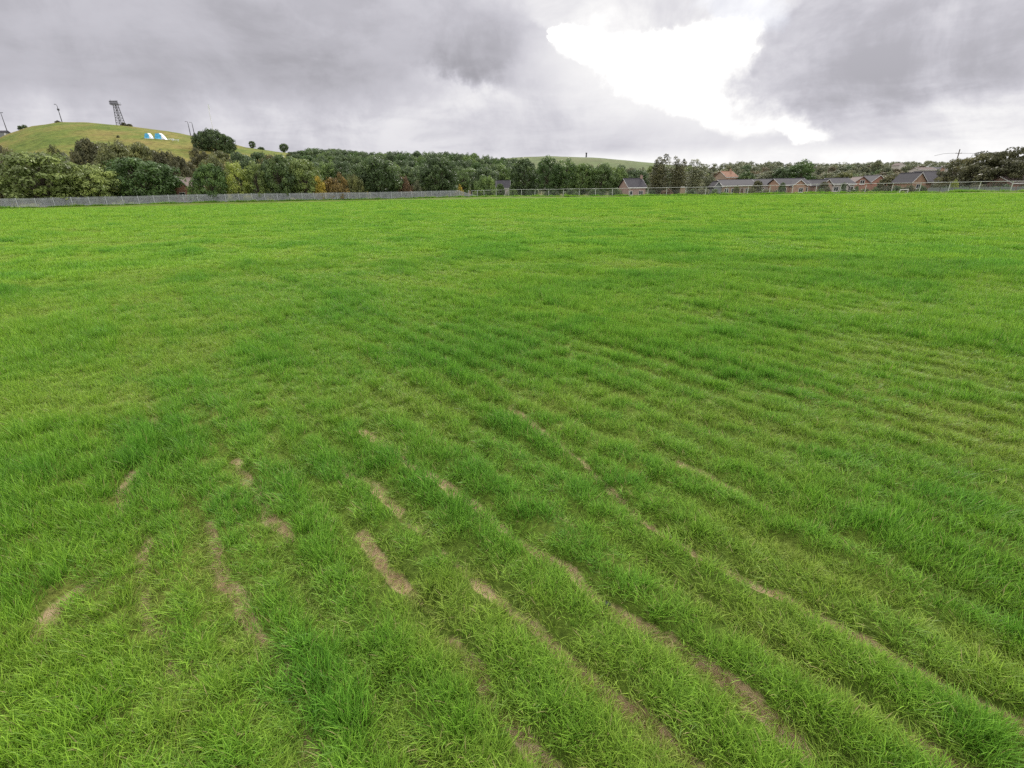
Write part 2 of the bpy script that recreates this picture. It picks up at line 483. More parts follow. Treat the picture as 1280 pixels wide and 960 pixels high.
# ------------------------------------------------------------------ the field: turf ripples and worn streaks
STREAKS = [  # worn lines in the turf, through places in the photograph, with a wear strength
    ([(1330, 925), (1250, 885), (1170, 838), (1100, 800), (1010, 755), (930, 720), (830, 665), (720, 570), (640, 505)], .95),
    ([(1250, 985), (1150, 915), (1050, 850), (950, 795), (880, 740), (790, 680)], .55),
    ([(1010, 935), (945, 870), (900, 835), (820, 785), (720, 715), (620, 650), (550, 600), (500, 570), (450, 535)], 1.0),
    ([(890, 960), (820, 895), (760, 860), (715, 815), (640, 755), (560, 690), (480, 620), (420, 570)], .62),
    ([(690, 960), (640, 890), (600, 840), (540, 770), (500, 720), (450, 660)], .6),
    ([(540, 960), (505, 900), (480, 850), (440, 780)], .55),
    ([(395, 960), (370, 880), (335, 810), (300, 760), (272, 690), (262, 650)], .9),
    ([(358, 668), (330, 632), (305, 600), (292, 570)], .95),
    ([(250, 975), (238, 930), (215, 850), (185, 760), (172, 700), (190, 650)], .6),
    ([(52, 790), (72, 760), (95, 735), (130, 712)], .95),
    ([(140, 648), (150, 622), (163, 592)], 1.1),
    ([(700, 645), (690, 632), (720, 655)], .5),
    ([(195, 530), (188, 520)], .7), ([(245, 424), (255, 416)], .8), ([(262, 400), (268, 394)], .6),
    ([(1170, 640), (1080, 600), (980, 545), (890, 500), (800, 455)], .35),
    ([(1300, 800), (1180, 735), (1060, 680), (960, 630), (880, 585), (780, 530)], .42),
]
SEG = []
for pts, w in STREAKS:
    g = [on_ground(*p)[:2] for p in pts]
    for a, b in zip(g, g[1:]): SEG.append((a, b, w))
ROW_AZ, ROW_GAP, ROW_V0 = R(-40), .302, .41          # the seed rows run away to the left, 30 cm apart
DU = np.array([math.sin(ROW_AZ), math.cos(ROW_AZ)]); DV = np.array([math.cos(ROW_AZ), -math.sin(ROW_AZ)])


def furrow(x, y):
    """0 on a row of tufts .. 1 in the gap between two rows; the rows blur out with distance and to the left"""
    u = x * DU[0] + y * DU[1]; v = x * DV[0] + y * DV[1]; r = np.hypot(x, y)
    v2 = v + (fbm(u * .6 + 4, v * .6 + 1, 3) - .5) * .11 + (fbm(u * 2.5, v * 2.5, 2) - .5) * .05
    c = .5 + .5 * np.cos(2 * math.pi * (v2 - ROW_V0) / ROW_GAP)
    k = sstep(v, -.45, .1) * (1 - .75 * sstep(r, 5, 16)) * (1 - sstep(r, 16, 40)) * (.45 + .55 * sstep(fbm(u * .35 + 8, v * .9 + 2, 3), .3, .6))
    return c ** 1.4 * k


def wear(x, y):
    """0 dense turf .. 1 bare soil"""
    x = np.asarray(x, float); y = np.asarray(y, float)
    wx = x + (fbm(x * 5, y * 5, 4) - .5) * .10; wy = y + (fbm(x * 5 + 40, y * 5, 4) - .5) * .10
    out = np.zeros_like(x)
    for a, b, w in SEG:
        ab = b - a; L2 = (ab ** 2).sum()
        t = np.clip(((wx - a[0]) * ab[0] + (wy - a[1]) * ab[1]) / L2, 0, 1)
        d = np.hypot(wx - a[0] - t * ab[0], wy - a[1] - t * ab[1])
        wid = .022 + .0070 * np.hypot(a[0], a[1]) ** .5
        out = np.maximum(out, w * np.exp(-(d / wid) ** 2))
    patch = .55 * sstep(fbm(x * 1.7 + 9, y * 1.7 + 3, 4), .34, .62) + .45 * sstep(fbm(x * 7 + 2, y * 7 + 33, 3), .32, .62)
    return np.clip(out * (.46 + .80 * patch) + .34 * furrow(x, y) ** 2 * patch * (1 - sstep(np.hypot(x, y), 3, 9)), 0, 1)


def ripple(x, y):
    """-1..1 : swards lying in bands along the drilling lines near by, across the view farther off"""
    x = np.asarray(x, float); y = np.asarray(y, float)
    u = x * DU[0] + y * DU[1]; v = x * DV[0] + y * DV[1]
    a = fbm(u * .55 + 3, v * 2.3 + 8, 4) - .5
    b = fbm(x * .28 + 50, y * .55 + 11, 4) - .5
    c = fbm(x * .07 + 5, y * .10 + 31, 4) - .5
    return 2.0 * (a * 1.0 + b * .9 + c * .5)


def field_z(x, y):
    x = np.asarray(x, float); y = np.asarray(y, float)
    r = np.hypot(x, y)
    z = (ripple(x, y) * .020) * sstep(r, .5, 3) - .022 * furrow(x, y) + (fbm(x * .11, y * .11, 3) - .5) * .16 * sstep(r, 4, 25)
    z = z + (fbm(x * .55 + 31, y * .75 + 12, 3) - .5) * .13 * sstep(r, 7, 15)
    z = z + (fbm(x * .03 + 7, y * .04, 3) - .5) * .35 * sstep(r, 25, 80)
    z = z + .38 * sstep(x, 70, 125) * sstep(y, 60, 100)
    return z - .035 * wear(x, y) * (r < 20)


FENCE_L = [(-60, 92.5), (0, 97), (60, 103), (130, 109), (210, 116), (300, 123), (400, 131), (500, 140), (599, 150.5)]
FENCE_R = [(590, 152), (640, 144), (700, 135), (780, 127), (850, 121), (960, 113), (1060, 107), (1140, 101), (1225, 96), (1290, 92), (1350, 88)]


def fence_xy(tbl, z=0.0):
    out = []
    for px, Y in tbl:
        hy = 480 - F * math.tan(PITCH) + (640 - px) * math.tan(ROLL)
        p = at(px, hy, Y); out.append((p[0], Y))
    return np.array(out)


FL, FR = fence_xy(FENCE_L), fence_xy(FENCE_R)
EDGE = np.concatenate([FL, FR])


def edge_y(x): return np.interp(x, EDGE[:, 0], EDGE[:, 1])


def field_full(x, y):
    z = field_z(x, y)
    d = y - edge_y(x)
    return z - sstep(d, 1.5, 9) * 1.6


def field_material():
    m, nt, out = new_mat('turf'); L = nt.links

    def nd(t): return nt.nodes.new(t)
    tc = nd('ShaderNodeTexCoord')

    def noise(s, d=6, r=.6, sc=(1, 1, 1)):
        mp = nd('ShaderNodeMapping'); mp.inputs['Scale'].default_value = sc
        n = nd('ShaderNodeTexNoise'); n.inputs['Scale'].default_value = s; n.inputs['Detail'].default_value = d; n.inputs['Roughness'].default_value = r
        L.new(tc.outputs['Object'], mp.inputs[0]); L.new(mp.outputs[0], n.inputs['Vector']); return n.outputs[0]

    def ramp(f, *stops):
        r = nd('ShaderNodeValToRGB'); e = r.color_ramp.elements
        e[0].position, e[0].color = stops[0][0], stops[0][1] + (1,); e[1].position, e[1].color = stops[-1][0], stops[-1][1] + (1,)
        for p, c in stops[1:-1]:
            k = e.new(p); k.color = c + (1,)
        L.new(f, r.inputs[0]); return r.outputs[0]

    def mix(f, a, b, mode='MIX'):
        x = nd('ShaderNodeMix'); x.data_type = 'RGBA'; x.blend_type = mode
        if isinstance(f, float): x.inputs[0].default_value = f
        else: L.new(f, x.inputs[0])
        L.new(a, x.inputs[6]); L.new(b, x.inputs[7]); return x.outputs[2]
    grass = ramp(noise(.35, 8, .65, (1, .6, 1)), (.3, (.070, .115, .018)), (.5, (.120, .180, .028)), (.72, (.210, .205, .060)))
    fine = ramp(noise(34, 8, .8), (.34, (.35, .36, .3)), (.66, (1.35, 1.35, 1.2)))
    grass = mix(1.0, grass, fine, 'MULTIPLY')
    soil = ramp(noise(9, 8, .7), (.28, (.22, .145, .078)), (.48, (.46, .33, .19)), (.72, (.62, .48, .30)))
    wa = nd('ShaderNodeAttribute'); wa.attribute_name = 'wear'
    n = nd('ShaderNodeMath'); n.operation = 'MULTIPLY_ADD'; L.new(noise(14, 5, .7), n.inputs[0]); n.inputs[1].default_value = .5; L.new(wa.outputs['Fac'], n.inputs[2])
    mr = nd('ShaderNodeMapRange'); mr.interpolation_type = 'SMOOTHSTEP'; L.new(n.outputs[0], mr.inputs[0]); mr.inputs[1].default_value = .55; mr.inputs[2].default_value = .95
    col = mix(mr.outputs[0], grass, soil)
    b = nd('ShaderNodeBsdfPrincipled'); b.inputs['Roughness'].default_value = .95; b.inputs['Specular IOR Level'].default_value = .1
    bp = nd('ShaderNodeBump'); bp.inputs['Strength'].default_value = .9; bp.inputs['Distance'].default_value = .02
    L.new(noise(55, 8, .75), bp.inputs['Height']); L.new(bp.outputs[0], b.inputs['Normal'])
    L.new(col, b.inputs['Base Color']); L.new(b.outputs[0], out.inputs[0])
    return m


def graded(lo, hi, fine_lo, fine_hi, step, grow=1.09):
    mid = list(np.arange(fine_lo, fine_hi, step)); s = step; a = fine_hi
    while a < hi: mid.append(a); s *= grow; a += s
    mid.append(hi); s = step; a = fine_lo - step; lowr = []
    while a > lo: lowr.append(a); s *= grow; a -= s
    lowr.append(lo)
    return np.array(lowr[::-1] + mid)


xs = graded(-190, 190, -3.2, 3.6, .025, 1.075); ys = graded(-12, 176, .6, 5.5, .025, 1.06)
tag(link('field', grid_mesh('field', xs, ys, field_full, field_material(), {'wear': wear})), kind='structure')


# grass: blades gathered in tufts, scattered over the field
def grass_material():
    m, nt, out = new_mat('grass blades'); L = nt.links

    def nd(t): return nt.nodes.new(t)

    def attr(nm, ty='GEOMETRY'):
        a = nd('ShaderNodeAttribute'); a.attribute_name = nm; a.attribute_type = ty; return a.outputs['Fac']

    def mix(f, a, b):
        x = nd('ShaderNodeMix'); x.data_type = 'RGBA'
        L.new(f, x.inputs[0])
        for s, v in ((6, a), (7, b)):
            if isinstance(v, tuple): x.inputs[s].default_value = v + (1,)
            else: L.new(v, x.inputs[s])
        return x.outputs[2]
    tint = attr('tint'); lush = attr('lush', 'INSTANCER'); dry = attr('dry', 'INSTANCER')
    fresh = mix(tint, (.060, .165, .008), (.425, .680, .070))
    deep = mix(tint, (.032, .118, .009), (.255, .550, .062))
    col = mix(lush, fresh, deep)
    straw = mix(tint, (.22, .23, .045), (.40, .34, .13))
    col = mix(dry, col, straw)
    dead = attr('dead')
    col = mix(dead, col, (.40, .36, .15))
    d = nd('ShaderNodeBsdfPrincipled'); d.inputs['Roughness'].default_value = .42; d.inputs['Specular IOR Level'].default_value = .2
    t = nd('ShaderNodeBsdfTranslucent'); mx = nd('ShaderNodeMixShader'); mx.inputs[0].default_value = .34
    L.new(col, d.inputs['Base Color']); L.new(col, t.inputs[0])
    L.new(d.outputs[0], mx.inputs[1]); L.new(t.outputs[0], mx.inputs[2]); L.new(mx.outputs[0], out.inputs[0])
    return m


GRASS_M = grass_material()


def tuft_mesh(name, n, rad, lmin, lmax, wid, seed, flat=0.0, pdead=.045, bright=0.0):
    g = np.random.default_rng(seed)
    V = []; Fc = []; T = []; D = []
    lean = g.uniform(0, 2 * math.pi)
    for i in range(n):
        r = rad * math.sqrt(g.random()); a = g.uniform(0, 2 * math.pi)
        bx, by = r * math.cos(a), r * math.sin(a)
        L = g.uniform(lmin, lmax); dead = 1.0 if g.random() < pdead else 0.0
        h = a + g.normal(0, .9) if g.random() < .6 else lean + g.normal(0, .8)
        tilt = g.uniform(.05, .6) + flat; curl = g.uniform(.15, .95)
        dx, dy = math.cos(h), math.sin(h); sx, sy = -dy, dx
        tw = g.uniform(-.6, .6)
        sx, sy = sx * math.cos(tw) + dx * math.sin(tw), sy * math.cos(tw) + dy * math.sin(tw)
        w = wid * g.uniform(.7, 1.3); tn = g.random() ** 1.6 * 1.25
        p = np.array([bx, by, -.006]); k0 = len(V)
        for s in range(4):
            ww = w * (1, .95, .7, 0)[s] * .5
            if s < 3:
                V += [(p[0] - sx * ww, p[1] - sy * ww, p[2]), (p[0] + sx * ww, p[1] + sy * ww, p[2])]; T += [tn * .7 + .12 * s - .05 + bright] * 2; D += [dead] * 2  # tint rises up the blade: shade at its foot put into the colour
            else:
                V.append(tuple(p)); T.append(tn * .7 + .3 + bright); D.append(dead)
            an = tilt + curl * s / 3
            p = p + np.array([dx * math.sin(an), dy * math.sin(an), math.cos(an)]) * L / 3
        Fc += [(k0, k0 + 1, k0 + 3, k0 + 2), (k0 + 2, k0 + 3, k0 + 5, k0 + 4), (k0 + 4, k0 + 5, k0 + 6)]
    me = bpy.data.meshes.new(name); me.from_pydata(V, [], Fc); me.materials.append(GRASS_M)
    for nm, arr in (('tint', T), ('dead', D)):
        q = me.attributes.new(nm, 'FLOAT', 'POINT'); q.data.foreach_set('value', np.array(arr, np.float32))
    me.polygons.foreach_set('use_smooth', np.ones(len(me.polygons), bool))
    return me


def build_grass():
    tc = bpy.data.collections.new('grass_tufts')
    NV = 10
    for i in range(NV):
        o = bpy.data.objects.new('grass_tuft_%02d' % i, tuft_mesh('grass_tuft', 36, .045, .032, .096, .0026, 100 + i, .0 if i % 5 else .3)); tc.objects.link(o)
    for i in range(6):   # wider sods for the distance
        o = bpy.data.objects.new('grass_tuft_%02d' % (NV + i), tuft_mesh('grass_sod', 70, .16, .05, .11, .007, 200 + i, .1, .0, .06)); tc.objects.link(o)  # last value lightens them: lit blade tips put into the tint
    for i in range(4):   # loose straw lying flat on the worn lines
        o = bpy.data.objects.new('grass_tuft_%02d' % (NV + 6 + i), tuft_mesh('straw', 9, .06, .03, .08, .0024, 300 + i, 1.05, .75)); tc.objects.link(o)
    pts = []
    half = R(57)
    for r0, r1, dens, lo, hi, s in ((.35, 3.2, 640, 0, NV, 1.0), (3.2, 7, 500, 0, NV, 1.05), (7, 14, 280, 0, NV, 1.25), (14, 26, 60, NV, NV + 6, 1.0), (26, 48, 24, NV, NV + 6, 1.35), (48, 105, 7, NV, NV + 6, 2.1)):
        area = half * (r1 * r1 - r0 * r0); n = int(area * dens)
        r = np.sqrt(rng.random(n) * (r1 * r1 - r0 * r0) + r0 * r0); a = rng.uniform(-half, half, n)
        pts.append(np.stack([r * np.sin(a), r * np.cos(a) , rng.integers(lo, hi, n), np.full(n, s)], -1))
    # the strip right and left of the camera's feet
    n = int(5.0 * 2.4 * 560); pts.append(np.stack([rng.uniform(-2.5, 2.5, n), rng.uniform(-1.0, 1.4, n), rng.integers(0, NV, n), np.ones(n)], -1))
    for tbl in (FL, FR):                                     # longer rough grass along the foot of the fences
        seg = np.hypot(np.diff(tbl[:, 0]), np.diff(tbl[:, 1])); tot = seg.sum(); n = int(tot * 9); q = rng.random(n) * tot; cum = np.concatenate([[0], np.cumsum(seg)])
        pts.append(np.stack([np.interp(q, cum, tbl[:, 0]) + rng.normal(0, .25, n), np.interp(q, cum, tbl[:, 1]) + rng.uniform(-.55, .3, n), rng.integers(NV, NV + 6, n), rng.uniform(2.0, 4.6, n)], -1))
    n = int(half * 49 * 330); r = np.sqrt(rng.random(n)) * 7; a = rng.uniform(-half, half, n); sx, sy = r * np.sin(a), r * np.cos(a); k = wear(sx, sy) > .30
    pts.append(np.stack([sx[k], sy[k], rng.integers(NV + 6, NV + 10, k.sum()), np.ones(k.sum())], -1))
    P = np.concatenate(pts)
    x, y = P[:, 0], P[:, 1]; r = np.hypot(x, y)
    keep = (y < edge_y(x) + .4) & (np.hypot(x, y) > .3)
    w = np.zeros(len(P)); nr = r < 22; w[nr] = wear(x[nr], y[nr])
    keep &= rng.random(len(P)) > np.clip((w - .38) * 1.5, 0, .74) * (P[:, 2] < NV + 6)
    P = P[keep]; w = w[keep]; x, y = P[:, 0], P[:, 1]; r = np.hypot(x, y)
    rp = ripple(x, y)
    fu = furrow(x, y)
    tf = sstep(r, 6, 13)
    tus = sstep(fbm(x * 2.0 + 60, y * 3.6 + 14, 3), .55, .74) * (1 - tf) + 1.5 * tf * sstep(fbm(x * .75 + 20, y * 1.1 + 4, 4), .50, .72)          # darker, taller tussocks
    tall = np.clip(.84 + rp * .75 + .35 * tus, .6, 1.45) * (1 - .6 * np.clip(w * 1.6, 0, 1)) * (1.06 - .34 * fu) * (.62 + .76 * fbm(x * 7, y * 7, 2))
    pat = fbm(x * .8 + 21, y * .8 + 2, 4); big = fbm(x * .12 + 3, y * .12 + 44, 4)
    lush = np.clip(.36 + rp * .55 + .35 * tus - .40 * fu + .42 * (1 - sstep(r, 3, 11)) * sstep(x * DV[0] + y * DV[1], -.6, .3) - .30 * sstep(r, 14, 45) + (pat - .5) * 1.3 + (big - .5) * .5 - .25 * sstep(np.abs(np.arctan2(x, y)), R(22), R(48)), 0, 1)
    dry = np.clip((.55 - pat) * .9 - rp * .35 - .2 * tus + w * .9 + .22 * fu - .14 + .10 * sstep(np.abs(np.arctan2(x, y)), R(20), R(48)), 0, .85) * rng.uniform(.3, 1, len(P))
    scl = P[:, 3] * rng.uniform(.75, 1.2, len(P))
    co = np.stack([x, y, field_z(x, y)], -1)
    me = bpy.data.meshes.new('grass'); me.vertices.add(len(P)); me.vertices.foreach_set('co', co.ravel())

    def put(nm, ty, arr):
        q = me.attributes.new(nm, ty, 'POINT'); q.data.foreach_set('vector' if ty == 'FLOAT_VECTOR' else 'value', np.ascontiguousarray(arr).ravel())
    put('idx', 'INT', P[:, 2].astype(np.int32))
    put('lush', 'FLOAT', lush.astype(np.float32)); put('dry', 'FLOAT', dry.astype(np.float32))
    put('rot', 'FLOAT_VECTOR', np.stack([rng.normal(0, .12, len(P)), rng.normal(0, .12, len(P)), rng.uniform(0, 6.283, len(P))], -1).astype(np.float32))
    put('scl', 'FLOAT_VECTOR', np.stack([scl * (.8 + .2 * tall), scl * (.8 + .2 * tall), scl * tall], -1).astype(np.float32))
    o = link('grass', me); tag(o, 'short bright green grass covering the whole field', 'grass', kind='stuff')
    ng = bpy.data.node_groups.new('scatter_grass', 'GeometryNodeTree')
    ng.interface.new_socket('Geometry', in_out='INPUT', socket_type='NodeSocketGeometry')
    ng.interface.new_socket('Geometry', in_out='OUTPUT', socket_type='NodeSocketGeometry')
    N = ng.nodes.new; gi = N('NodeGroupInput'); go = N('NodeGroupOutput'); mp = N('GeometryNodeMeshToPoints'); ip = N('GeometryNodeInstanceOnPoints')
    ci = N('GeometryNodeCollectionInfo'); ci.inputs['Collection'].default_value = tc; ci.inputs['Separate Children'].default_value = True; ci.inputs['Reset Children'].default_value = True

    def na(nm, ty):
        a = N('GeometryNodeInputNamedAttribute'); a.data_type = ty; a.inputs['Name'].default_value = nm; return a.outputs[0]
    er = N('FunctionNodeEulerToRotation')
    K = ng.links.new
    K(gi.outputs[0], mp.inputs['Mesh']); K(mp.outputs[0], ip.inputs['Points']); K(ci.outputs[0], ip.inputs['Instance'])
    ip.inputs['Pick Instance'].default_value = True
    K(na('idx', 'INT'), ip.inputs['Instance Index']); K(na('rot', 'FLOAT_VECTOR'), er.inputs[0]); K(er.outputs[0], ip.inputs['Rotation'])
    K(na('scl', 'FLOAT_VECTOR'), ip.inputs['Scale']); K(ip.outputs[0], go.inputs[0])
    md = o.modifiers.new('scatter', 'NODES'); md.node_group = ng
    print('grass tufts', len(P))


build_grass()


# ------------------------------------------------------------------ trees
def leaf_cloud(centers, radii, n_leaf, size, g, up=.25, flat=1.0, inner=.12):
    """leaf-sized faces on the shells of clumps; returns verts, faces, tint"""
    C = np.repeat(centers, n_leaf, 0); Rr = np.repeat(radii, n_leaf, 0); n = len(C)
    d = g.normal(size=(n, 3)); d /= np.linalg.norm(d, axis=1)[:, None]
    d[:, 2] = np.where((d[:, 2] < -.25) & (g.random(n) < .6), -d[:, 2], d[:, 2])
    rr = np.where(g.random(n) < inner, g.uniform(.3, .8, n), g.normal(1, .10, n))
    p = C + d * Rr * rr[:, None]
    nm = d + g.normal(size=(n, 3)) * .38; nm[:, 2] += up; nm /= np.linalg.norm(nm, axis=1)[:, None]
    t = np.cross(nm, g.normal(size=(n, 3))); t /= np.linalg.norm(t, axis=1)[:, None]; b = np.cross(nm, t)
    s = size * g.uniform(.6, 1.4, n)[:, None]
    V = np.stack([p - t * s, p - b * s * .55, p + t * s, p + b * s * .55], 1).reshape(-1, 3)
    Fc = np.arange(n * 4).reshape(-1, 4)
    ct = np.repeat(g.uniform(.05, .72, len(centers)), n_leaf)
    tint = np.repeat(np.clip(ct + g.normal(0, .09, n), 0, 1), 4)
    return V, Fc, tint


def mesh_np(name, V, Fc, mat, tint=None):
    me = bpy.data.meshes.new(name)
    me.vertices.add(len(V)); me.vertices.foreach_set('co', V.ravel().astype(np.float32))
    me.loops.add(Fc.size); me.loops.foreach_set('vertex_index', Fc.ravel().astype(np.int32))
    me.polygons.add(len(Fc)); me.polygons.foreach_set('loop_start', (np.arange(len(Fc)) * 4).astype(np.int32))
    me.update()
    if tint is not None:
        q = me.attributes.new('tint', 'FLOAT', 'POINT'); q.data.foreach_set('value', tint.astype(np.float32))
    if mat: me.materials.append(mat)
    return me


def crown_clumps(kind, g):
    """clump centres and radii in a crown of unit radius; z runs 0..A"""
    if kind == 'round':                       # full crown, skirted nearly to the ground
        A, n = 1.55, 150
        u = g.normal(size=(n, 3)); u /= np.linalg.norm(u, axis=1)[:, None]; q = g.uniform(.42, 1, n) ** .4
        c = u * q[:, None] * np.array([.84, .84, .64]) + np.array([0, 0, .80])
        c[:, :2] *= (1 + .10 * g.normal(size=(n, 1)))
        r = g.uniform(.10, .21, n)[:, None] * np.array([1, 1, .7])
    elif kind == 'dome':                      # tall crown over a short clear trunk
        A, n = 2.2, 120
        u = g.normal(size=(n, 3)); u /= np.linalg.norm(u, axis=1)[:, None]; q = g.uniform(.4, 1, n) ** .5
        c = u * q[:, None] * np.array([.80, .80, .92]) + np.array([0, 0, 1.16])
        r = g.uniform(.12, .22, n)[:, None] * np.array([1, 1, .8])
    elif kind == 'bush':
        A, n = 1.0, 90
        u = g.normal(size=(n, 3)); u /= np.linalg.norm(u, axis=1)[:, None]; u[:, 2] = np.abs(u[:, 2]); q = g.uniform(.3, 1, n) ** .5
        c = u * q[:, None] * np.array([.78, .78, .70]) + np.array([0, 0, .12])
        r = g.uniform(.11, .21, n)[:, None] * np.array([1, 1, .75])
    elif kind == 'wispy':                     # several leaders ending in thin sprays
        A, n = 3.0, 0; C = []; Q = []
        for k in range(9):
            a = g.uniform(0, 6.28); rr = g.uniform(.10, .62); top = g.uniform(1.7, 2.9)
            for z in np.arange(.35, top, .16):
                wdt = .42 * (1 - (z / (top + .1)) ** 2.2) + .07
                C.append((rr * math.cos(a) * (z / top) ** .6 + g.normal(0, .08), rr * math.sin(a) * (z / top) ** .6 + g.normal(0, .08), z)); Q.append((wdt * g.uniform(.7, 1.1), wdt * g.uniform(.7, 1.1), .13))
        c = np.array(C); r = np.array(Q)
    elif kind == 'spread':                    # layered, wind-combed boughs with gaps
        A, n = 1.35, 70; C = []; Q = []
        for k in range(n):
            z = g.uniform(.18, 1.2); lim = .95 * math.sqrt(max(.05, 1 - ((z - .35) / .95) ** 2)); a = g.uniform(0, 6.28); q = lim * math.sqrt(g.uniform(.15, 1))
            C.append((q * math.cos(a), q * math.sin(a), z)); w = g.uniform(.16, .30); Q.append((w, w, w * .36))
        c = np.array(C); r = np.array(Q)
    elif kind == 'conifer':
        A = 3.0; C = []; Q = []
        for z in np.arange(.3, 2.95, .13):
            w = (1 - z / 3.05) * .9 + .03
            for k in range(max(1, int(w * 7))):
                a = g.uniform(0, 6.28); C.append((w * .7 * math.cos(a), w * .7 * math.sin(a), z)); Q.append((max(.1, w * .42), max(.1, w * .42), .1))
        c = np.array(C); r = np.array(Q)
    return A, c, r


PROTO = {}


def proto(kind, seed):
    k = (kind, seed)
    if k in PROTO: return PROTO[k]
    g = np.random.default_rng(1000 + seed * 13 + len(kind))
    A, c, r = crown_clumps(kind, g)
    total = {'round': 13000, 'dome': 10000, 'bush': 6500, 'wispy': 11000, 'spread': 8500, 'conifer': 4500}[kind]
    V, Fc, T = leaf_cloud(c, r, max(12, total // len(c)), .036 if kind != 'wispy' else .034, g)
    V[:, 2] /= V[:, 2].max() if False else A
    V[:, 2] = np.maximum(V[:, 2], .004)
    crown = mesh_np(kind + '_crown', V, Fc, LEAF['mid'], T)
    mb = MB(); tr = {'round': .07, 'dome': .075, 'bush': .045, 'wispy': .06, 'spread': .08, 'conifer': .06}[kind]
    top = .72
    bend = g.normal(0, .03, (4, 2))
    mb.tube([(bend[i, 0] * i, bend[i, 1] * i, top * i / 3 - (.03 if i == 0 else 0)) for i in range(4)], [tr * 1.25, tr, tr * .7, tr * .3], 7)
    for j in g.choice(len(c), min(len(c), 11), replace=False):
        z = c[j, 2] / A; z0 = max(.1, z * .55)
        mid = (c[j, 0] * .45, c[j, 1] * .45, (z0 + z) / 2 + .02)
        mb.tube([(0, 0, z0), mid, (c[j, 0], c[j, 1], z)], [tr * .5, tr * .3, tr * .1], 5)
    PROTO[k] = (crown, mb.mesh(kind + '_trunk', MT['bark']))
    return PROTO[k]


def tree(name, px, ptop, wpx, Y, kind, seed, leaf, label, cat='tree', group=None, base=None, dig=.15):
    p = at(px, ptop, Y); w = (at(px + wpx / 2, ptop, Y)[0] - at(px - wpx / 2, ptop, Y)[0]) / 2
    if Y < 200:                                        # keep the crown behind the field fence
        Y2 = max(Y, float(edge_y(p[0])) + w * .8)
        if Y2 > Y: Y = Y2; p = at(px, ptop, Y); w = (at(px + wpx / 2, ptop, Y)[0] - at(px - wpx / 2, ptop, Y)[0]) / 2
    z0 = base if base is not None else float(land_z(p[0], Y)) - dig
    h = max(.6, p[2] - z0)
    return plant(name, p[0], Y, z0, w * 1.03, h * 1.02, kind, seed, leaf, label, cat, group)


def plant(name, x, y, z, rad, h, kind, seed, leaf, label, cat='tree', group=None):
    crown, trunk = proto(kind, seed)
    e = empty(name, (x, y, z), random.uniform(0, 6.28), (rad, rad * random.uniform(.9, 1.1), h))
    tag(e, label, cat, group)
    t = link('trunk', trunk, e); c = link('crown', crown, e)
    c.material_slots[0].link = 'OBJECT'; c.material_slots[0].material = LEAF[leaf]
    return e


# trees behind the left fence, front to back
T = tree
ORD = ('first', 'second', 'third', 'fourth', 'fifth', 'sixth', 'seventh', 'eighth', 'ninth', 'tenth')


def spread_labels(items, marks, fmt):
    """items: (object, place, row words); each gets a label of its own from its row, the landmark it stands over and its turn from the left"""
    d = {}
    for o, px, row in sorted(items, key=lambda t: t[1]):
        d.setdefault((row, min(marks, key=lambda k: abs(k[0] - px))[1]), []).append(o)
    for (row, mk), L in d.items():
        for i, o in enumerate(L):
            o['label'] = fmt.format(row=row, mark=mk) + (', ' + ORD[min(i, 9)] + ' from left' if len(L) > 1 else '')


T('broad_tree', -22, 186, 74, 118, 'round', 0, 'brown', 'brownish olive tree cut by the left edge of the photo')
T('broad_tree', 40, 188, 98, 107, 'round', 1, 'light_olive', 'big broad light olive tree behind the left end of the paling fence')
T('broad_tree', 103, 203, 64, 108, 'round', 2, 'light_olive', 'light olive rounded tree leaning against the big broad olive tree')
T('broad_tree', 168, 194, 92, 111, 'round', 3, 'deep', 'dense dark green domed tree between the light olive tree and the red brick gable')
T('broad_tree', 104, 171, 40, 150, 'round', 4, 'dark_olive', 'grey green tree rising highest above the big light olive tree')
T('broad_tree', 138, 177, 56, 146, 'round', 0, 'olive', 'soft olive tree just behind the dense dark green domed tree')
T('broad_tree', 172, 176, 44, 152, 'round', 1, 'olive', 'feathery olive tree standing below the blue tarpaulins on the hill')
T('shrub', 75, 183, 46, 158, 'bush', 0, 'grey_green', 'pale scrub showing over the crown of the big broad olive tree', 'shrub')
T('shrub', 45, 184, 50, 165, 'bush', 1, 'olive', 'olive scrub at the foot of the grassy hill, far left', 'shrub')
T('broad_tree', 201, 186, 34, 142, 'round', 2, 'brown', 'brownish tree standing behind the right side of the dark domed tree')
T('broad_tree', 219, 193, 30, 139, 'round', 3, 'brown', 'dark brown tree directly behind the red brick gable')
T('shrub', 240, 222, 26, 118, 'bush', 2, 'mid', 'low green bush just right of the red brick gable', 'shrub')
T('broad_tree', 259, 203, 44, 123, 'round', 4, 'deep', 'dark green tree to the right of the red brick gable')
T('broad_tree', 291, 201, 33, 124, 'dome', 0, 'yellow_green', 'pale yellow green tree behind the middle of the paling fence')
T('broad_tree', 317, 202, 34, 127, 'dome', 1, 'fresh', 'fresh green tree between the pale yellow green one and a dark one')
T('broad_tree', 343, 192, 44, 129, 'round', 0, 'dark', 'tall dark tree to the right of the fresh green trees')
T('broad_tree', 375, 197, 42, 133, 'round', 1, 'fresh', 'mid green tree just left of the bright yellow tree')
T('small_tree', 395, 216, 22, 131, 'bush', 3, 'yellow', 'small bright yellow tree behind the paling fence')
T('broad_tree', 419, 211, 38, 133, 'bush', 0, 'orange', 'orange brown autumn tree beside the bright yellow tree')
T('broad_tree', 441, 211, 30, 138, 'bush', 1, 'olive', 'olive brown tree between the orange tree and the big dark tree')
T('broad_tree', 472, 194, 56, 139, 'round', 2, 'dark', 'big dark rounded tree overhanging the paling fence')
T('small_tree', 503, 215, 30, 146, 'bush', 2, 'rust', 'rust red small tree between two big dark trees')
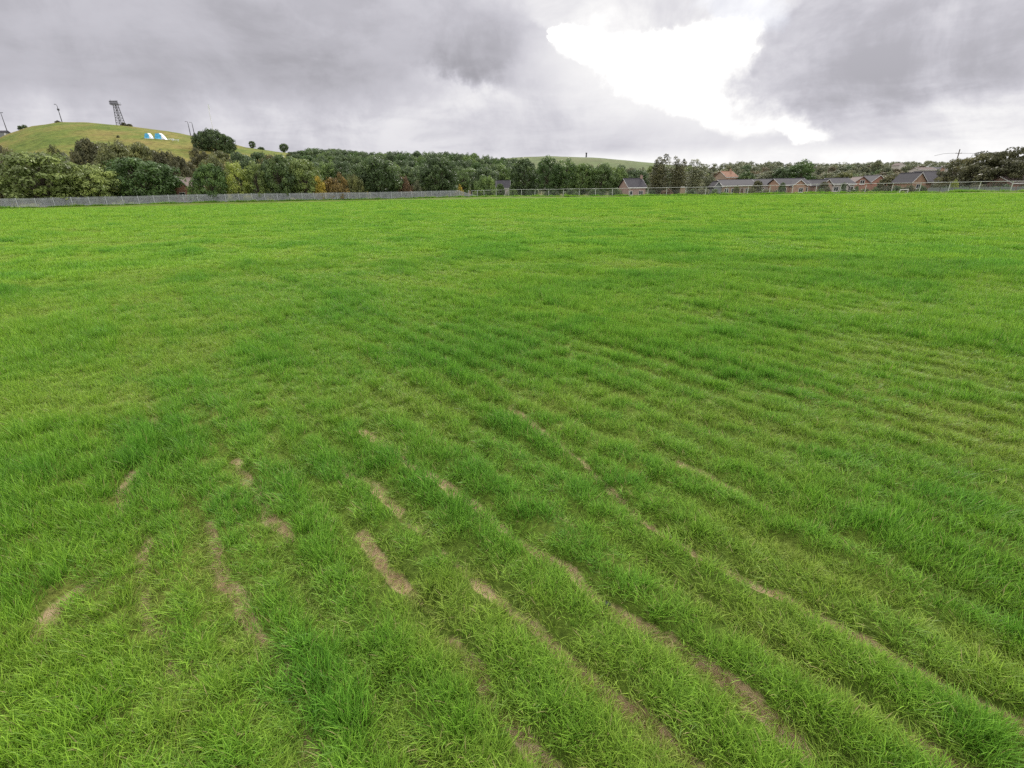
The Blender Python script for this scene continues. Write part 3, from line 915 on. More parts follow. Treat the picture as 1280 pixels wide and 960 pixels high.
T('shrub', 521, 222, 18, 148, 'bush', 3, 'grey_green', 'grey green shrub beside the rust red tree', 'shrub')
T('broad_tree', 548, 195, 50, 151, 'round', 3, 'dark', 'big dark tree above the right end of the paling fence')
T('broad_tree', 577, 210, 26, 180, 'dome', 2, 'mid', 'green tree above the yellow shrub at the right end of the paling fence')
T('shrub', 573, 228, 17, 158, 'bush', 0, 'yellow', 'yellow shrub at the right end of the paling fence', 'shrub')
T('small_tree', 605, 213, 38, 163, 'bush', 1, 'mid', 'rounded dark green tree behind the left end of the wire fence')
T('broad_tree', 633, 208, 26, 205, 'dome', 0, 'mid', 'green tree behind the small grey roofed house')
T('broad_tree', 655, 197, 44, 168, 'round', 4, 'dark', 'dark tree to the right of the small grey roofed house')
T('broad_tree', 686, 195, 38, 160, 'dome', 1, 'deep', 'tallest tree of the dark row behind the wire fence')
T('broad_tree', 708, 198, 36, 161, 'dome', 2, 'deep', 'second dark tree from the left in the row below the distant tower')
T('broad_tree', 729, 203, 30, 159, 'round', 1, 'mid', 'tree standing below the distant tower')
T('broad_tree', 752, 203, 36, 158, 'round', 2, 'mid', 'mid green tree just right of the one below the distant tower')
T('broad_tree', 774, 208, 28, 165, 'round', 0, 'mid', 'green tree just left of the brick house with the dark roof')
T('broad_tree', 797, 211, 34, 190, 'round', 3, 'wood', 'dull green tree behind the brick house with the dark roof')
T('tall_tree', 827, 191, 46, 150, 'wispy', 0, 'dark_olive', 'tall loose tree with pointed sprays right of the dark roofed brick house')
T('tall_tree', 850, 191, 34, 152, 'wispy', 1, 'dark_olive', 'slim loose tree in the middle of the three tall pointed trees')
T('tall_tree', 870, 198, 38, 154, 'wispy', 2, 'grey_green', 'shortest and greyest of the three tall pointed trees')
T('shrub', 889, 216, 24, 160, 'bush', 2, 'grey_green', 'grey green bush left of the long low bungalow roofs', 'shrub')

# trees on the grassy hill
T('hill_tree', 249, 163, 24, 300, 'round', 0, 'dark', 'left half of the dark clump of trees on the hill shoulder', base=float(hill_z(at(250, 180, 300)[0], 300)) - 5)
T('hill_tree', 264, 159.5, 26, 302, 'round', 2, 'dark', 'tallest middle tree of the dark clump on the hill shoulder', base=float(hill_z(at(266, 180, 302)[0], 302)) - 5)
T('hill_tree', 280, 166, 22, 304, 'round', 3, 'dark', 'right half of the dark clump of trees on the hill shoulder', base=float(hill_z(at(282, 180, 304)[0], 304)) - 5)


def on_hill(name, px, wpx, hpx, kind, seed, leaf, label, Y=None, cat='tree'):
    """stands on the crest line of the hill"""
    Yc = Y or H_Y
    x = at(px, 180, Yc)[0]; z = float(hill_z(x, Yc)) - .5
    w = (at(px + wpx / 2, 180, Yc)[0] - at(px - wpx / 2, 180, Yc)[0]) / 2
    return plant(name, x, Yc, z, w, hpx * Yc / 708 + .5, kind, seed, leaf, label, cat)


on_hill('hill_tree', 315, 9, 9, 'round', 1, 'dark', 'small dark round tree on the skyline right of the dark hill clump')
on_hill('shrub', 325, 10, 4, 'bush', 0, 'dark', 'low dark bush beside the small round skyline tree', cat='shrub')
on_hill('hill_tree', 354, 11, 11, 'round', 2, 'dark', 'lone dark round tree on the right end of the hill skyline')
on_hill('shrub', 32, 7, 6, 'bush', 1, 'dark', 'small dark bush on the left skyline of the hill', cat='shrub')
on_hill('shrub', 38, 8, 5, 'bush', 2, 'dark', 'right one of two dark bushes on the left skyline of the hill', cat='shrub')
on_hill('shrub', 81, 8, 3, 'bush', 0, 'brown', 'dark scrub round the foot of the slim mast on the hilltop', cat='shrub')
on_hill('shrub', 161, 8, 4, 'bush', 3, 'brown', 'dark bush at the foot of the lattice floodlight tower', cat='shrub')
on_hill('shrub', 168, 9, 3, 'bush', 1, 'brown', 'brown scrub along the skyline right of the floodlight tower', cat='shrub')
on_hill('shrub', 150, 5, 3.5, 'bush', 2, 'dark_olive', 'small round bush on the slope below the floodlight tower', Y=300, cat='shrub')

SCRUB = 'scrubby trees on the hill slope'
k = 0; ITEMS = []
for px, pt, w, Y, leaf in ((247, 184, 30, 215, 'brown'), (272, 187, 32, 210, 'olive'), (262, 193, 34, 190, 'olive'), (298, 188, 34, 220, 'wood'), (322, 189, 34, 225, 'dark'), (334, 193, 30, 205, 'brown'),
                           (308, 196, 30, 190, 'wood'), (352, 197, 26, 200, 'olive'), (362, 194, 28, 215, 'mid'), (232, 200, 30, 175, 'brown'), (210, 196, 26, 185, 'brown'), (190, 186, 26, 190, 'olive'),
                           (12, 184, 34, 185, 'brown'), (-8, 178, 30, 190, 'brown'), (380, 199, 26, 190, 'olive'), (66, 180, 22, 200, 'olive'), (125, 176, 34, 190, 'olive'), (150, 174, 30, 200, 'dark_olive'), (172, 176, 26, 205, 'olive')):
    o = T('scrub_tree', px, pt, w, Y, 'round', k % 5, leaf, 'scrubby tree on the slope', group=SCRUB); k += 1
    ITEMS.append((o, px, {'brown': 'brown', 'olive': 'olive', 'wood': 'dull green', 'dark': 'dark', 'mid': 'green', 'dark_olive': 'dark olive'}[leaf]))
spread_labels(ITEMS, [(0, 'left edge of the hill'), (60, 'big light olive tree'), (140, 'dense dark domed tree'), (172, 'blue tarpaulins'), (215, 'red brick gable'), (255, 'dark hill clump'), (292, 'pale yellow green tree'), (325, 'small round skyline tree'), (356, 'lone skyline tree')],
              '{row} scrub tree on the slope by the {mark}')

# the wood on the skyline right of the hill
WOODX = [355, 385, 405, 430, 470, 500, 560, 600, 640, 668]; WOODY = [194, 184.5, 185.5, 184.5, 189, 189.5, 188.5, 191.5, 197, 203]
k = 0; ITEMS = []
for row, (Y, drop, step) in enumerate(((300, 0, 10.5), (268, 3, 11), (238, 9, 13), (205, 17, 16))):
    px = 366 + row * 3
    while px < 664:
        top = float(np.interp(px, WOODX, WOODY)) + drop + random.uniform(-1.6, 2.2)
        o = T('wood_tree', px, top, step * random.uniform(1.9, 2.7), Y + random.uniform(-10, 10), 'round' if k % 3 else 'dome', k % 3, ('wood', 'wood', 'deep', 'wood', 'mid')[k % 5],
          'tree in the dark wood', group='trees of the dark wood'); k += 1
        ITEMS.append((o, px, ('skyline', 'second row', 'third row', 'front row')[row]))
        px += step * random.uniform(.95, 1.25)
spread_labels(ITEMS, [(375, 'tree left of the yellow one'), (395, 'bright yellow tree'), (419, 'orange brown tree'), (441, 'olive brown tree'), (472, 'big rounded dark tree'), (503, 'rust red tree'), (525, 'grey green shrub'), (548, 'dark tree by the fence end'), (575, 'yellow shrub'), (605, 'rounded wire fence tree'), (630, 'small grey house'), (655, 'dark tree by that house')],
              'dark wood {row} crown over the {mark}')

# trees beyond and among the houses on the right
T('broad_tree', 1005, 199.5, 36, 235, 'dome', 1, 'deep', 'tall domed dark green tree behind the orange brick gable')
T('broad_tree', 983, 207, 34, 240, 'round', 3, 'wood', 'lower dark tree left of the tall domed tree')
T('broad_tree', 962, 213, 30, 245, 'round', 0, 'grey_green', 'grey green tree behind the long bungalow roofs')
T('broad_tree', 934, 214, 24, 215, 'round', 4, 'dark', 'dark tree right of the orange brick house above the bungalows')
T('conifer', 1033, 213, 8, 215, 'conifer', 0, 'dark', 'narrow dark conifer behind the bungalow gables')
T('broad_tree', 1056, 214, 26, 230, 'round', 1, 'olive', 'olive tree above the pale bungalow roof')
T('broad_tree', 1116, 216, 34, 165, 'round', 2, 'dark_olive', 'dark tree between the red brick gables and the orange gabled house')
T('broad_tree', 1134, 215, 26, 170, 'round', 3, 'dark_olive', 'dark tree just left of the orange gabled house')
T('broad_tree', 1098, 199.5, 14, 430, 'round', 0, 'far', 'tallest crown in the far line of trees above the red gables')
T('spreading_tree', 1208, 195, 50, 128, 'spread', 0, 'dark_olive', 'dark spreading tree beside the grey roof at the right')
T('spreading_tree', 1240, 187, 54, 122, 'spread', 1, 'dark_olive', 'wind combed dark tree in the middle of the right hand clump')
T('spreading_tree', 1274, 180, 66, 116, 'spread', 2, 'dark_olive', 'tallest dark tree at the right edge of the photo')
T('spreading_tree', 1325, 180, 60, 118, 'spread', 0, 'dark_olive', 'dark tree standing outside the right edge of the photo')
T('shrub', 1196, 222, 12, 112, 'bush', 2, 'yellow_green', 'pale yellow green bush at the corner of the grey roofed house', 'shrub')

k = 0; ITEMS = []
for row, (Y, tops, step, x0, x1) in enumerate(((560, 206.5, 9, 880, 1200), (430, 208.5, 11, 880, 1195), (330, 212, 13, 884, 1190), (260, 216, 15, 880, 1180))):
    px = x0
    while px < x1:
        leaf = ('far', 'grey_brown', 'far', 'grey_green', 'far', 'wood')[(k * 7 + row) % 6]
        o = T('valley_tree', px, tops + random.uniform(-1.8, 2.2), step * random.uniform(1.2, 1.9), Y + random.uniform(-25, 25), 'round' if k % 2 else 'dome', k % 3, leaf,
          'tree in the grey green belt', group='trees in the belt behind the houses'); k += 1
        ITEMS.append((o, px, ('farthest', 'far', 'middle', 'nearest')[row]))
        px += step * random.uniform(1.0, 1.4)
spread_labels(ITEMS, [(895, 'grey shed'), (915, 'orange brick house'), (936, 'long bungalow'), (961, 'pale middle bungalow'), (985, 'orange brick gable'), (1005, 'tall domed tree'), (1033, 'narrow conifer'), (1055, 'pale walled bungalow'), (1078, 'red brick gable'), (1098, 'taller red gable'), (1125, 'dark trees by the big roof'), (1150, 'orange gabled wing'), (1175, 'big grey roof'), (1195, 'spreading trees')],
              '{row} belt tree above the {mark}')
ITEMS = []
for row, (Y, t0, step, x0, x1) in enumerate(((420, 205, 12, 660, 880), (300, 211, 13, 735, 890))):
    px = x0
    while px < x1:
        o = T('valley_tree', px, t0 + random.uniform(-1.5, 2) + (px - 660) * .015, step * random.uniform(1.3, 1.9), Y + random.uniform(-15, 15), 'round' if k % 2 else 'dome', k % 3, ('grey_green', 'fresh', 'wood', 'grey_green')[k % 4],
          'tree below the distant hill', group='trees below the distant hill'); k += 1
        ITEMS.append((o, px, ('far', 'near')[row]))
        px += step * random.uniform(.9, 1.3)
spread_labels(ITEMS, [(686, 'tallest tree of the dark row'), (729, 'tree under the tower'), (752, 'mid green tree'), (795, 'dark roofed brick house'), (827, 'tall pointed tree'), (850, 'slim pointed tree'), (875, 'greyest pointed tree')],
              '{row} valley tree over the {mark}')

# bushes and hedges in the gardens behind the wire fence
k = 0; ITEMS = []
for px, pt, w, Y, leaf in ((940, 231, 16, 132, 'olive'), (955, 235, 20, 130, 'mid'), (972, 236, 18, 129, 'dark'), (979, 232, 9, 128, 'dark'), (1027, 233, 14, 126, 'mid'), (1036, 231, 12, 127, 'dark_olive'), (1052, 234, 8, 128, 'dark'),
                           (1095, 232, 14, 122, 'dark'), (1108, 230, 18, 121, 'dark_olive'), (1122, 229, 20, 120, 'dark'), (1138, 229, 20, 117, 'dark_olive'), (1153, 230, 18, 114, 'dark'), (1168, 229, 18, 112, 'dark_olive'), (1184, 230, 16, 110, 'dark'),
                           (880, 233, 18, 138, 'grey_green'), (866, 235, 20, 137, 'dark'), (834, 234, 22, 140, 'rust'), (815, 235, 14, 141, 'dark'), (770, 233, 24, 142, 'dark'), (894, 235, 14, 135, 'mid'), (906, 237, 14, 134, 'dark'), (1014, 236, 8, 128, 'dark'),
                           (745, 234, 26, 147, 'dark'), (715, 234, 30, 150, 'dark'), (690, 234, 26, 152, 'dark'), (665, 233, 24, 155, 'dark'), (640, 234, 20, 160, 'mid'), (1225, 229, 30, 108, 'dark_olive'), (1255, 228, 34, 106, 'dark'), (1205, 230, 22, 109, 'dark')):
    o = T('garden_bush', px, pt, w, Y, 'bush', k % 4, leaf, 'bush behind the wire fence', 'shrub', 'garden bushes behind the wire fence'); k += 1
    ITEMS.append((o, px, {'olive': 'olive', 'mid': 'green', 'dark': 'dark', 'dark_olive': 'dark olive', 'grey_green': 'grey green', 'rust': 'reddish'}[leaf]))
spread_labels(ITEMS, [(630, 'small grey house'), (655, 'dark tree by that house'), (688, 'tallest dark row tree'), (729, 'tree under the tower'), (765, 'mid green tree'), (795, 'dark roofed brick house'), (830, 'tall pointed tree'), (870, 'greyest pointed tree'), (897, 'grey shed'), (935, 'long bungalow'), (961, 'pale middle bungalow'), (990, 'orange brick gable'), (1033, 'narrow gabled bungalow'), (1055, 'pale walled bungalow'), (1095, 'red brick gables'), (1145, 'orange gabled wing'), (1175, 'big grey roof'), (1208, 'first spreading tree'), (1245, 'middle spreading tree')],
              '{row} bush behind the wire fence below the {mark}')


for px, pt, w, Y, kd, leaf, lab in ((948, 225, 13, 140, 'round', 'dark_olive', 'small tree breaking the line of bungalow roofs left of the orange brick gable'), (979, 227.5, 9, 139, 'round', 'dark', 'slim dark garden tree at the left foot of the orange brick gable'),
                                   (1031, 226.5, 13, 138, 'round', 'dark_olive', 'garden tree hiding the narrow gabled bungalow'), (1056, 228, 7, 138, 'dome', 'dark', 'little dark garden tree before the middle of the pale walled bungalow'),
                                   (1107, 222, 16, 140, 'round', 'dark_olive', 'garden tree at the right foot of the taller red brick gable'), (922, 229, 12, 141, 'bush', 'olive', 'olive garden tree in front of the long low bungalow'),
                                   (625, 229, 12, 172, 'round', 'mid', 'green tree half covering the small grey roofed house'), (1072, 230, 9, 139, 'bush', 'mid', 'green bush below the dark edged red brick gable')):
    T('garden_tree', px, pt, w, Y, kd, 1, leaf, lab, 'tree')


def hedge(px0, px1, ptop, Y, label, leaf='dark'):
    a = at(px0, ptop, Y); b = at(px1, ptop, Y); g = np.random.default_rng(int(px0))
    L = b[0] - a[0]; h = a[2] + .9; n = max(6, int(L * 1.6))
    c = np.stack([g.uniform(0, L, n), g.uniform(-.3, .3, n), g.uniform(.25, .85, n) * h], -1); r = np.tile(np.array([.65, .5, .35]), (n, 1)) * g.uniform(.8, 1.2, (n, 1))
    V, Fc, Tn = leaf_cloud(c, r, 130, .10, g); V[:, 2] = np.maximum(V[:, 2], -.2)
    e = empty('hedge', (a[0], Y, -.9)); tag(e, label, 'hedge')
    link('foliage', mesh_np('hedge', V, Fc, LEAF[leaf], Tn), e)
    m_ = MB()
    for i in range(max(3, int(L / 1.5))):
        x = .3 + i * (L - .6) / max(1, int(L / 1.5)); m_.tube([(x, 0, 0), (x + .1, .05, h * .6)], [.04, .02], 5)
    m_.build('stem', MT['bark'], e)


hedge(1041, 1072, 236.5, 124, 'clipped dark hedge in front of the pale bungalow')
hedge(1078, 1112, 236, 121, 'clipped dark hedge below the red brick gables', 'deep')
hedge(946, 984, 237, 128, 'dark hedge in front of the long low bungalow', 'dark_olive')


# a far wood on the ridge: one mass
def far_wood():
    g = np.random.default_rng(9); VV = []; FF = []; TT = []; off = 0
    for i in range(420):
        px = g.uniform(820, 1330); Y = g.uniform(640, 930)
        x = at(px, 210, Y)[0]; z = float(ridge_z(x, Y)); h = g.uniform(6, 10); w = g.uniform(3.5, 6)
        if 860 < px < 905 and g.random() < .75: continue
        n = 9; u = g.normal(size=(n, 3)); u /= np.linalg.norm(u, axis=1)[:, None]
        c = np.array([x, Y, z + h * .55]) + u * np.array([w * .6, w * .6, h * .33]); r = np.tile(np.array([w * .4, w * .4, h * .2]), (n, 1))
        V, Fc, T_ = leaf_cloud(c, r, 26, .62, g); VV.append(V); FF.append(Fc + off); TT.append(T_); off += len(V)
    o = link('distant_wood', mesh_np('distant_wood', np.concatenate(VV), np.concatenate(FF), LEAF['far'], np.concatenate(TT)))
    tag(o, 'grey green wood covering the far ridge on the right', 'wood', kind='stuff')


far_wood()
x, z = at(966, 204, 930)[0], float(ridge_z(at(966, 204, 930)[0], 930))
plant('skyline_tree', at(963, 204, 930)[0], 930, z - 1, 4.2, 16, 'dome', 0, 'dark', 'dark twin topped tree standing alone on the far skyline, left stem')
plant('skyline_tree', at(968, 204, 930)[0], 931, z - 1, 4.6, 17, 'dome', 2, 'dark', 'dark twin topped tree standing alone on the far skyline, right stem')


# ------------------------------------------------------------------ fences
def lerp_path(P, s):
    seg = np.hypot(np.diff(P[:, 0]), np.diff(P[:, 1])); cum = np.concatenate([[0], np.cumsum(seg)])
    return np.array([np.interp(s, cum, P[:, 0]), np.interp(s, cum, P[:, 1])]), cum[-1]


def gz(p): return float(field_z(np.array(p[0]), np.array(p[1])))


def palisade():
    H, BAY = 1.8, 2.75
    o0, _ = lerp_path(FL, 0); e = empty('paling_fence', (o0[0], o0[1], 0))
    tag(e, 'long grey steel paling fence along the left side of the field', 'fence')
    O = np.array([o0[0], o0[1], 0])
    _, total = lerp_path(FL, 0); n = int(total / BAY)
    post = MB().box((-.065, -.04, -.3), (.065, .04, H + .02)).mesh('post', MT['galv'])
    for i in range(n + 1):
        p, _ = lerp_path(FL, i * BAY); q, _ = lerp_path(FL, min(total, (i + 1) * BAY)); d = q - p
        if np.hypot(*d) < .1: d = p - lerp_path(FL, (i - 1) * BAY)[0]
        ang = math.atan2(d[1], d[0]); z = gz(p)
        drop = 0.0
        po = link('post', post, e); po.location = (p[0] - O[0], p[1] - O[1] - .07, z - .02); po.rotation_euler = (0, 0, ang)
        if i == n: break
        z2 = gz(q); L = float(np.hypot(*d)); fin = (n - 1 - i)                     # the last bays rake down to the ground
        h0 = H if fin > 1 else H * (.55 * (fin + 1) / 1.1 if fin == 0 else 1.0); h1 = H if fin > 1 else (H * .55 if fin == 1 else .35)
        h0 = H if fin >= 1 else H * .55
        m_ = MB()
        k = 0; s = .04
        while s < L - .04:
            t = s / L; x = d[0] * t; y = d[1] * t; zb = z + (z2 - z) * t; hh = h0 + (h1 - h0) * t + random.uniform(-.015, .015)
            c, sn = math.cos(ang), math.sin(ang); w = .037
            # pale with a ridge down its middle and a pointed head
            for a, b, oa, ob in ((-w, 0, .0, -.016), (0, w, -.016, .0)):
                A = (x + a * c - oa * sn, y + a * sn + oa * c); B = (x + b * c - ob * sn, y + b * sn + ob * c)
                m_.quad((A[0], A[1], zb + .04), (B[0], B[1], zb + .04), (B[0], B[1], zb + (hh if b == 0 else hh - .1)), (A[0], A[1], zb + (hh if a == 0 else hh - .1)))
            s += .118; k += 1
        pan = m_.build('paling_panel', MT['galv_dull'], e); pan.location = (p[0] - O[0], p[1] - O[1], 0); pan['kind'] = 'stuff'
        rl = MB()
        for zz in (.3, H - .35):
            f0 = min(1, h0 / H); f1 = min(1, h1 / H)
            a = np.array([0, 0, z + zz * f0]); b = np.array([d[0], d[1], z2 + zz * f1]); nrm = np.array([-math.sin(ang), math.cos(ang), 0]) * .025
            up = np.array([0, 0, .05]); rl.prism([a, b, b + up, a + up], nrm)
        r_ = rl.build('rail', MT['galv_dull'], e); r_.location = (p[0] - O[0], p[1] - O[1], 0)


palisade()


def wire_fence():
    H, BAY = 1.75, 4.3
    o0, total = lerp_path(FR, 0); e = empty('wire_fence', (o0[0], o0[1], 0))
    tag(e, 'grey tubular wire mesh fence along the far right side of the field', 'fence')
    n = int(total / BAY); P = []
    for i in range(n + 1):
        p, _ = lerp_path(FR, i * BAY); P.append(np.array([p[0] - o0[0], p[1] - o0[1], gz(p)]))
    post = MB().tube([(0, 0, -.3), (0, 0, H - .45), (0, -.05, H - .22), (0, -.2, H)], .058, 7).mesh('post', MT['post'])
    for i in range(n + 1):
        a = P[max(0, i - 1)]; b = P[min(n, i + 1)]; ang = math.atan2(b[1] - a[1], b[0] - a[0])
        po = link('post', post, e); po.location = P[i]; po.rotation_euler = (random.gauss(0, .012), random.gauss(0, .012), ang)
        P[i] = np.append(P[i], ang)
    for i in range(n):
        a, b = P[i], P[i + 1]
        ta = a[:3] + np.array([.2 * math.sin(a[3]), -.2 * math.cos(a[3]), H]); tb = b[:3] + np.array([.2 * math.sin(b[3]), -.2 * math.cos(b[3]), H])
        MB().tube([ta, (ta + tb) / 2 - np.array([0, 0, random.uniform(.0, .05)]), tb], .042, 6).build('top_rail', MT['post'], e)
        m_ = MB()
        L = np.linalg.norm(b[:3] - a[:3])
        for zz in (.08, .9):
            m_.tube([a[:3] + [0, 0, zz], b[:3] + [0, 0, zz]], .006, 4)
        g = .16; hm = H - .42; s = -hm
        while s < L:                                                          # diamond mesh of thin wires
            for sg in (1, -1):
                s0, s1 = (s, s + hm) if sg > 0 else (s + hm, s)
                q0 = max(0, min(L, min(s0, s1))); q1 = max(0, min(L, max(s0, s1)))
                if q1 - q0 > .02:
                    def pt(q):
                        zz = (q - s) / hm * hm if sg > 0 else hm - (q - s)
                        return a[:3] + (b[:3] - a[:3]) * q / L + np.array([0, 0, .06 + zz])
                    A, B = pt(q0), pt(q1); dz = np.array([0, 0, .006])
                    m_.quad(A - dz, B - dz, B + dz, A + dz)
            s += g
        w = m_.build('wire_mesh', MT['wire'], e); w['kind'] = 'stuff'


wire_fence()


def board_fence():
    """grey boarded garden fence beyond the wire fence"""
    a = np.append(at(1160, 236, 106)[:2], 0); b = np.append(at(1330, 236, 95)[:2], 0); d = b - a; L = np.linalg.norm(d); ang = math.atan2(d[1], d[0])
    z0 = gz(a) - .35; e = empty('board_fence', (a[0], a[1], z0), ang)
    tag(e, 'grey boarded garden fence behind the wire fence at the right', 'fence')
    s = 0; i = 0
    boards = [MB().box((0, -.01, 0), (.21, .012, 1.0 + .04 * k)).mesh('board', MT['wood_grey']) for k in range(3)]
    while s < L:
        if i % 9 == 8: s += .10
        o = link('board', boards[i % 3], e); o.location = (s, random.uniform(-.008, .008), .05); s += .235; i += 1
    for k in range(int(L / 2.2)):
        MB().box((k * 2.2, .03, -.2), (k * 2.2 + .09, .12, 1.05)).build('post', MT['wood_grey'], e)
    for zz in (.25, .85):
        MB().box((0, .02, zz), (L, .06, zz + .07)).build('rail', MT['wood_grey'], e)


board_fence()


# ------------------------------------------------------------------ houses
def house(px0, px1, pridge, peave, Y, label, wall='brick_pink', roof='slate', rot=0.0, depth=7.5, gable=False, wins=(), chimney=None, cross=None, door=None, name='house', base=-1.0, fascia=True, gable_win=None):
    """ridge along x (gable=False) or a gable towards the field (gable=True); widths read off the photograph at distance Y"""
    a, b = at(px0, peave, Y), at(px1, peave, Y)
    L = b[0] - a[0]; ze = (a[2] + b[2]) / 2 - base; zr = at((px0 + px1) / 2, pridge, Y + (0 if gable else depth * .5))[2] - base
    ze = max(2.0, ze); zr = max(ze + 1.2, zr)
    e = empty(name, ((a[0] + b[0]) / 2, Y, base), R(rot)); tag(e, label, 'house')
    hl = L / 2; D = depth
    wm = MB(); rm = MB(); fm = MB(); t = .14
    if not gable:
        wm.poly([(-hl, 0, 0), (hl, 0, 0), (hl, 0, ze), (-hl, 0, ze)]); wm.poly([(hl, D, 0), (-hl, D, 0), (-hl, D, ze), (hl, D, ze)])
        for s in (-1, 1):
            q = [(s * hl, 0, 0), (s * hl, D, 0), (s * hl, D, ze), (s * hl, D / 2, zr - .05), (s * hl, 0, ze)]
            wm.poly(q if s > 0 else q[::-1])
        ov = .3; k = (zr - ze) / (D / 2)
        for s in (-1, 1):
            y0 = D / 2 + s * (D / 2 + ov); z0 = ze - k * ov
            rm.prism([(-hl - ov, y0, z0 + .02), (-hl - ov, D / 2, zr + .02), (-hl - ov, D / 2, zr + .02 + t), (-hl - ov, y0, z0 + .02 + t)], (2 * hl + 2 * ov, 0, 0))
        rm.tube([(-hl - ov, D / 2, zr + .12), (hl + ov, D / 2, zr + .12)], .12, 6)
        if fascia:
            fm.box((-hl - ov + .01, -ov - .06, ze - k * ov - .12), (hl + ov - .01, -ov - .002, ze - k * ov + .07))
            for s in (-1, 1):
                x = s * (hl + ov + .003); d_ = s * .04
                fm.prism([(x, -ov, ze - k * ov), (x, D / 2, zr + .02), (x, D / 2, zr + .155), (x, -ov, ze - k * ov + .135)], (d_, 0, 0))
    else:
        q = [(-hl, 0, 0), (hl, 0, 0), (hl, 0, ze), (0, 0, zr - .05), (-hl, 0, ze)]
        wm.poly(q); wm.poly([(x, D, z) for x, _, z in q][::-1])
        for s in (-1, 1):
            p4 = [(s * hl, 0, 0), (s * hl, D, 0), (s * hl, D, ze), (s * hl, 0, ze)]; wm.poly(p4 if s > 0 else p4[::-1])
        ov = .3; k = (zr - ze) / hl
        for s in (-1, 1):
            x0 = s * (hl + ov); z0 = ze - k * ov
            rm.prism([(x0, -ov, z0 + .02), (0, -ov, zr + .02), (0, -ov, zr + .02 + t), (x0, -ov, z0 + .02 + t)], (0, D + 2 * ov, 0))
            if fascia:
                fm.prism([(x0, -ov - .003, z0 - .01), (0, -ov - .003, zr - .01), (0, -ov - .003, zr + .14), (x0, -ov - .003, z0 + .14)], (0, -.04, 0))
        rm.tube([(0, -ov, zr + .12), (0, D + ov, zr + .12)], .12, 6)
    if cross:                                                                 # a projecting gabled bay: centre, width, height of its eaves and ridge
        cx, cw, ce, cr, cp = cross
        q = [(cx - cw / 2, -cp, 0), (cx + cw / 2, -cp, 0), (cx + cw / 2, -cp, ce), (cx, -cp, cr), (cx - cw / 2, -cp, ce)]
        wm.poly(q)
        for s in (-1, 1):
            x = cx + s * cw / 2; p4 = [(x, -cp, 0), (x, .02, 0), (x, .02, ce), (x, -cp, ce)]; wm.poly(p4 if s > 0 else p4[::-1])
        k = (cr - ce) / (cw / 2)
        for s in (-1, 1):
            x0 = cx + s * (cw / 2 + .25); z0 = ce - k * .25
            rm.prism([(x0, -cp - .25, z0 + .03), (cx, -cp - .25, cr + .03), (cx, -cp - .25, cr + .16), (x0, -cp - .25, z0 + .16)], (0, cp + D * .45, 0))
            fm.prism([(x0, -cp - .253, z0 + .01), (cx, -cp - .253, cr + .01), (cx, -cp - .253, cr + .165), (x0, -cp - .253, z0 + .165)], (0, -.04, 0))
    wm.build('wall', MT[wall], e); ro = rm.build('roof', MT[roof], e)
    if fm.v: fm.build('bargeboard', MT['white'], ro)
    if chimney is not None:
        cx, cy = chimney
        c = MB().box((cx - .3, cy - .25, zr - .8), (cx + .3, cy + .25, zr + .75)).box((cx - .36, cy - .31, zr + .75), (cx + .36, cy + .31, zr + .85)).tube([(cx - .1, cy, zr + .85), (cx - .1, cy, zr + 1.1)], .09, 6).build('chimney', MT[wall], ro)
    for u, w, h, sill, yo in wins:
        f = MB()
        x0, x1 = u - w / 2, u + w / 2; fr = .09
        y0, y1 = yo - .06, yo + .03
        f.box((x0, y0, sill), (x0 + fr, y1, sill + h)).box((x1 - fr, y0, sill), (x1, y1, sill + h)).box((x0 + fr, y0, sill), (x1 - fr, y1, sill + fr)).box((x0 + fr, y0, sill + h - fr), (x1 - fr, y1, sill + h))
        nm = max(1, int(round(w / .75)))
        for i in range(1, nm): f.box((x0 + w * i / nm - .035, y0 + .01, sill + fr), (x0 + w * i / nm + .035, y1, sill + h - fr))
        f.box((x0 - .1, y0 - .08, sill - .1), (x1 + .1, y0 + .02, sill - .003))
        wf = f.build('window', MT['white'], e)
        MB().box((x0 + fr, yo - .03, sill + fr), (x1 - fr, yo - .012, sill + h - fr)).build('pane', MT['glass'], wf)
    if door is not None:
        u, yo, dm = door
        dd = MB().box((u - .45, yo - .05, .05), (u + .45, yo + .02, 2.1)).build('door', MT[dm], e)
        MB().box((u - .53, yo - .07, .05), (u - .453, yo + .03, 2.18)).box((u + .453, yo - .07, .05), (u + .53, yo + .03, 2.18)).box((u - .453, yo - .07, 2.103), (u + .453, yo + .03, 2.18)).build('door_frame', MT['white'], dd)
    return e


house(785, 808, 223.5, 233.5, 146, 'small pink brick house with a steep dark roof left of the tall pointed trees', 'brick_pink', 'slate', rot=12, depth=6.5, wins=((-1.8, 1.1, 1.1, 1.1, 0), (1.2, 1.3, 1.1, 1.1, 0)), chimney=(2.6, 3.2), base=-1.2)
house(904, 945, 225, 231.5, 152, 'long low bungalow with a plain dark roof and pale windows', 'brick_sand', 'slate', depth=8, wins=((-3.6, 1.2, 1.2, .9, 0), (-1.2, 2.0, 1.2, .9, 0), (2.6, 1.6, 1.2, .9, 0)), door=(.9, 0, 'door'), base=-.9)
house(946, 976, 224.2, 231, 156, 'bungalow between the long plain roof and the brick gable', 'render', 'slate', depth=8, wins=((-1.8, 1.5, 1.2, .9, 0), (1.8, 1.8, 1.2, .9, 0)), base=-.9)
house(976, 1012, 223.4, 231, 149, 'bungalow with an orange brick front gable edged in white', 'brick_orange', 'slate', depth=8, wins=((1.0, 1.3, 1.2, .8, -1.5), (3.1, 1.3, 1.2, .9, 0), (-2.9, 1.2, 1.2, .9, 0)), cross=(.5, 3.9, 2.5, 4.0, 1.5), base=-.9)
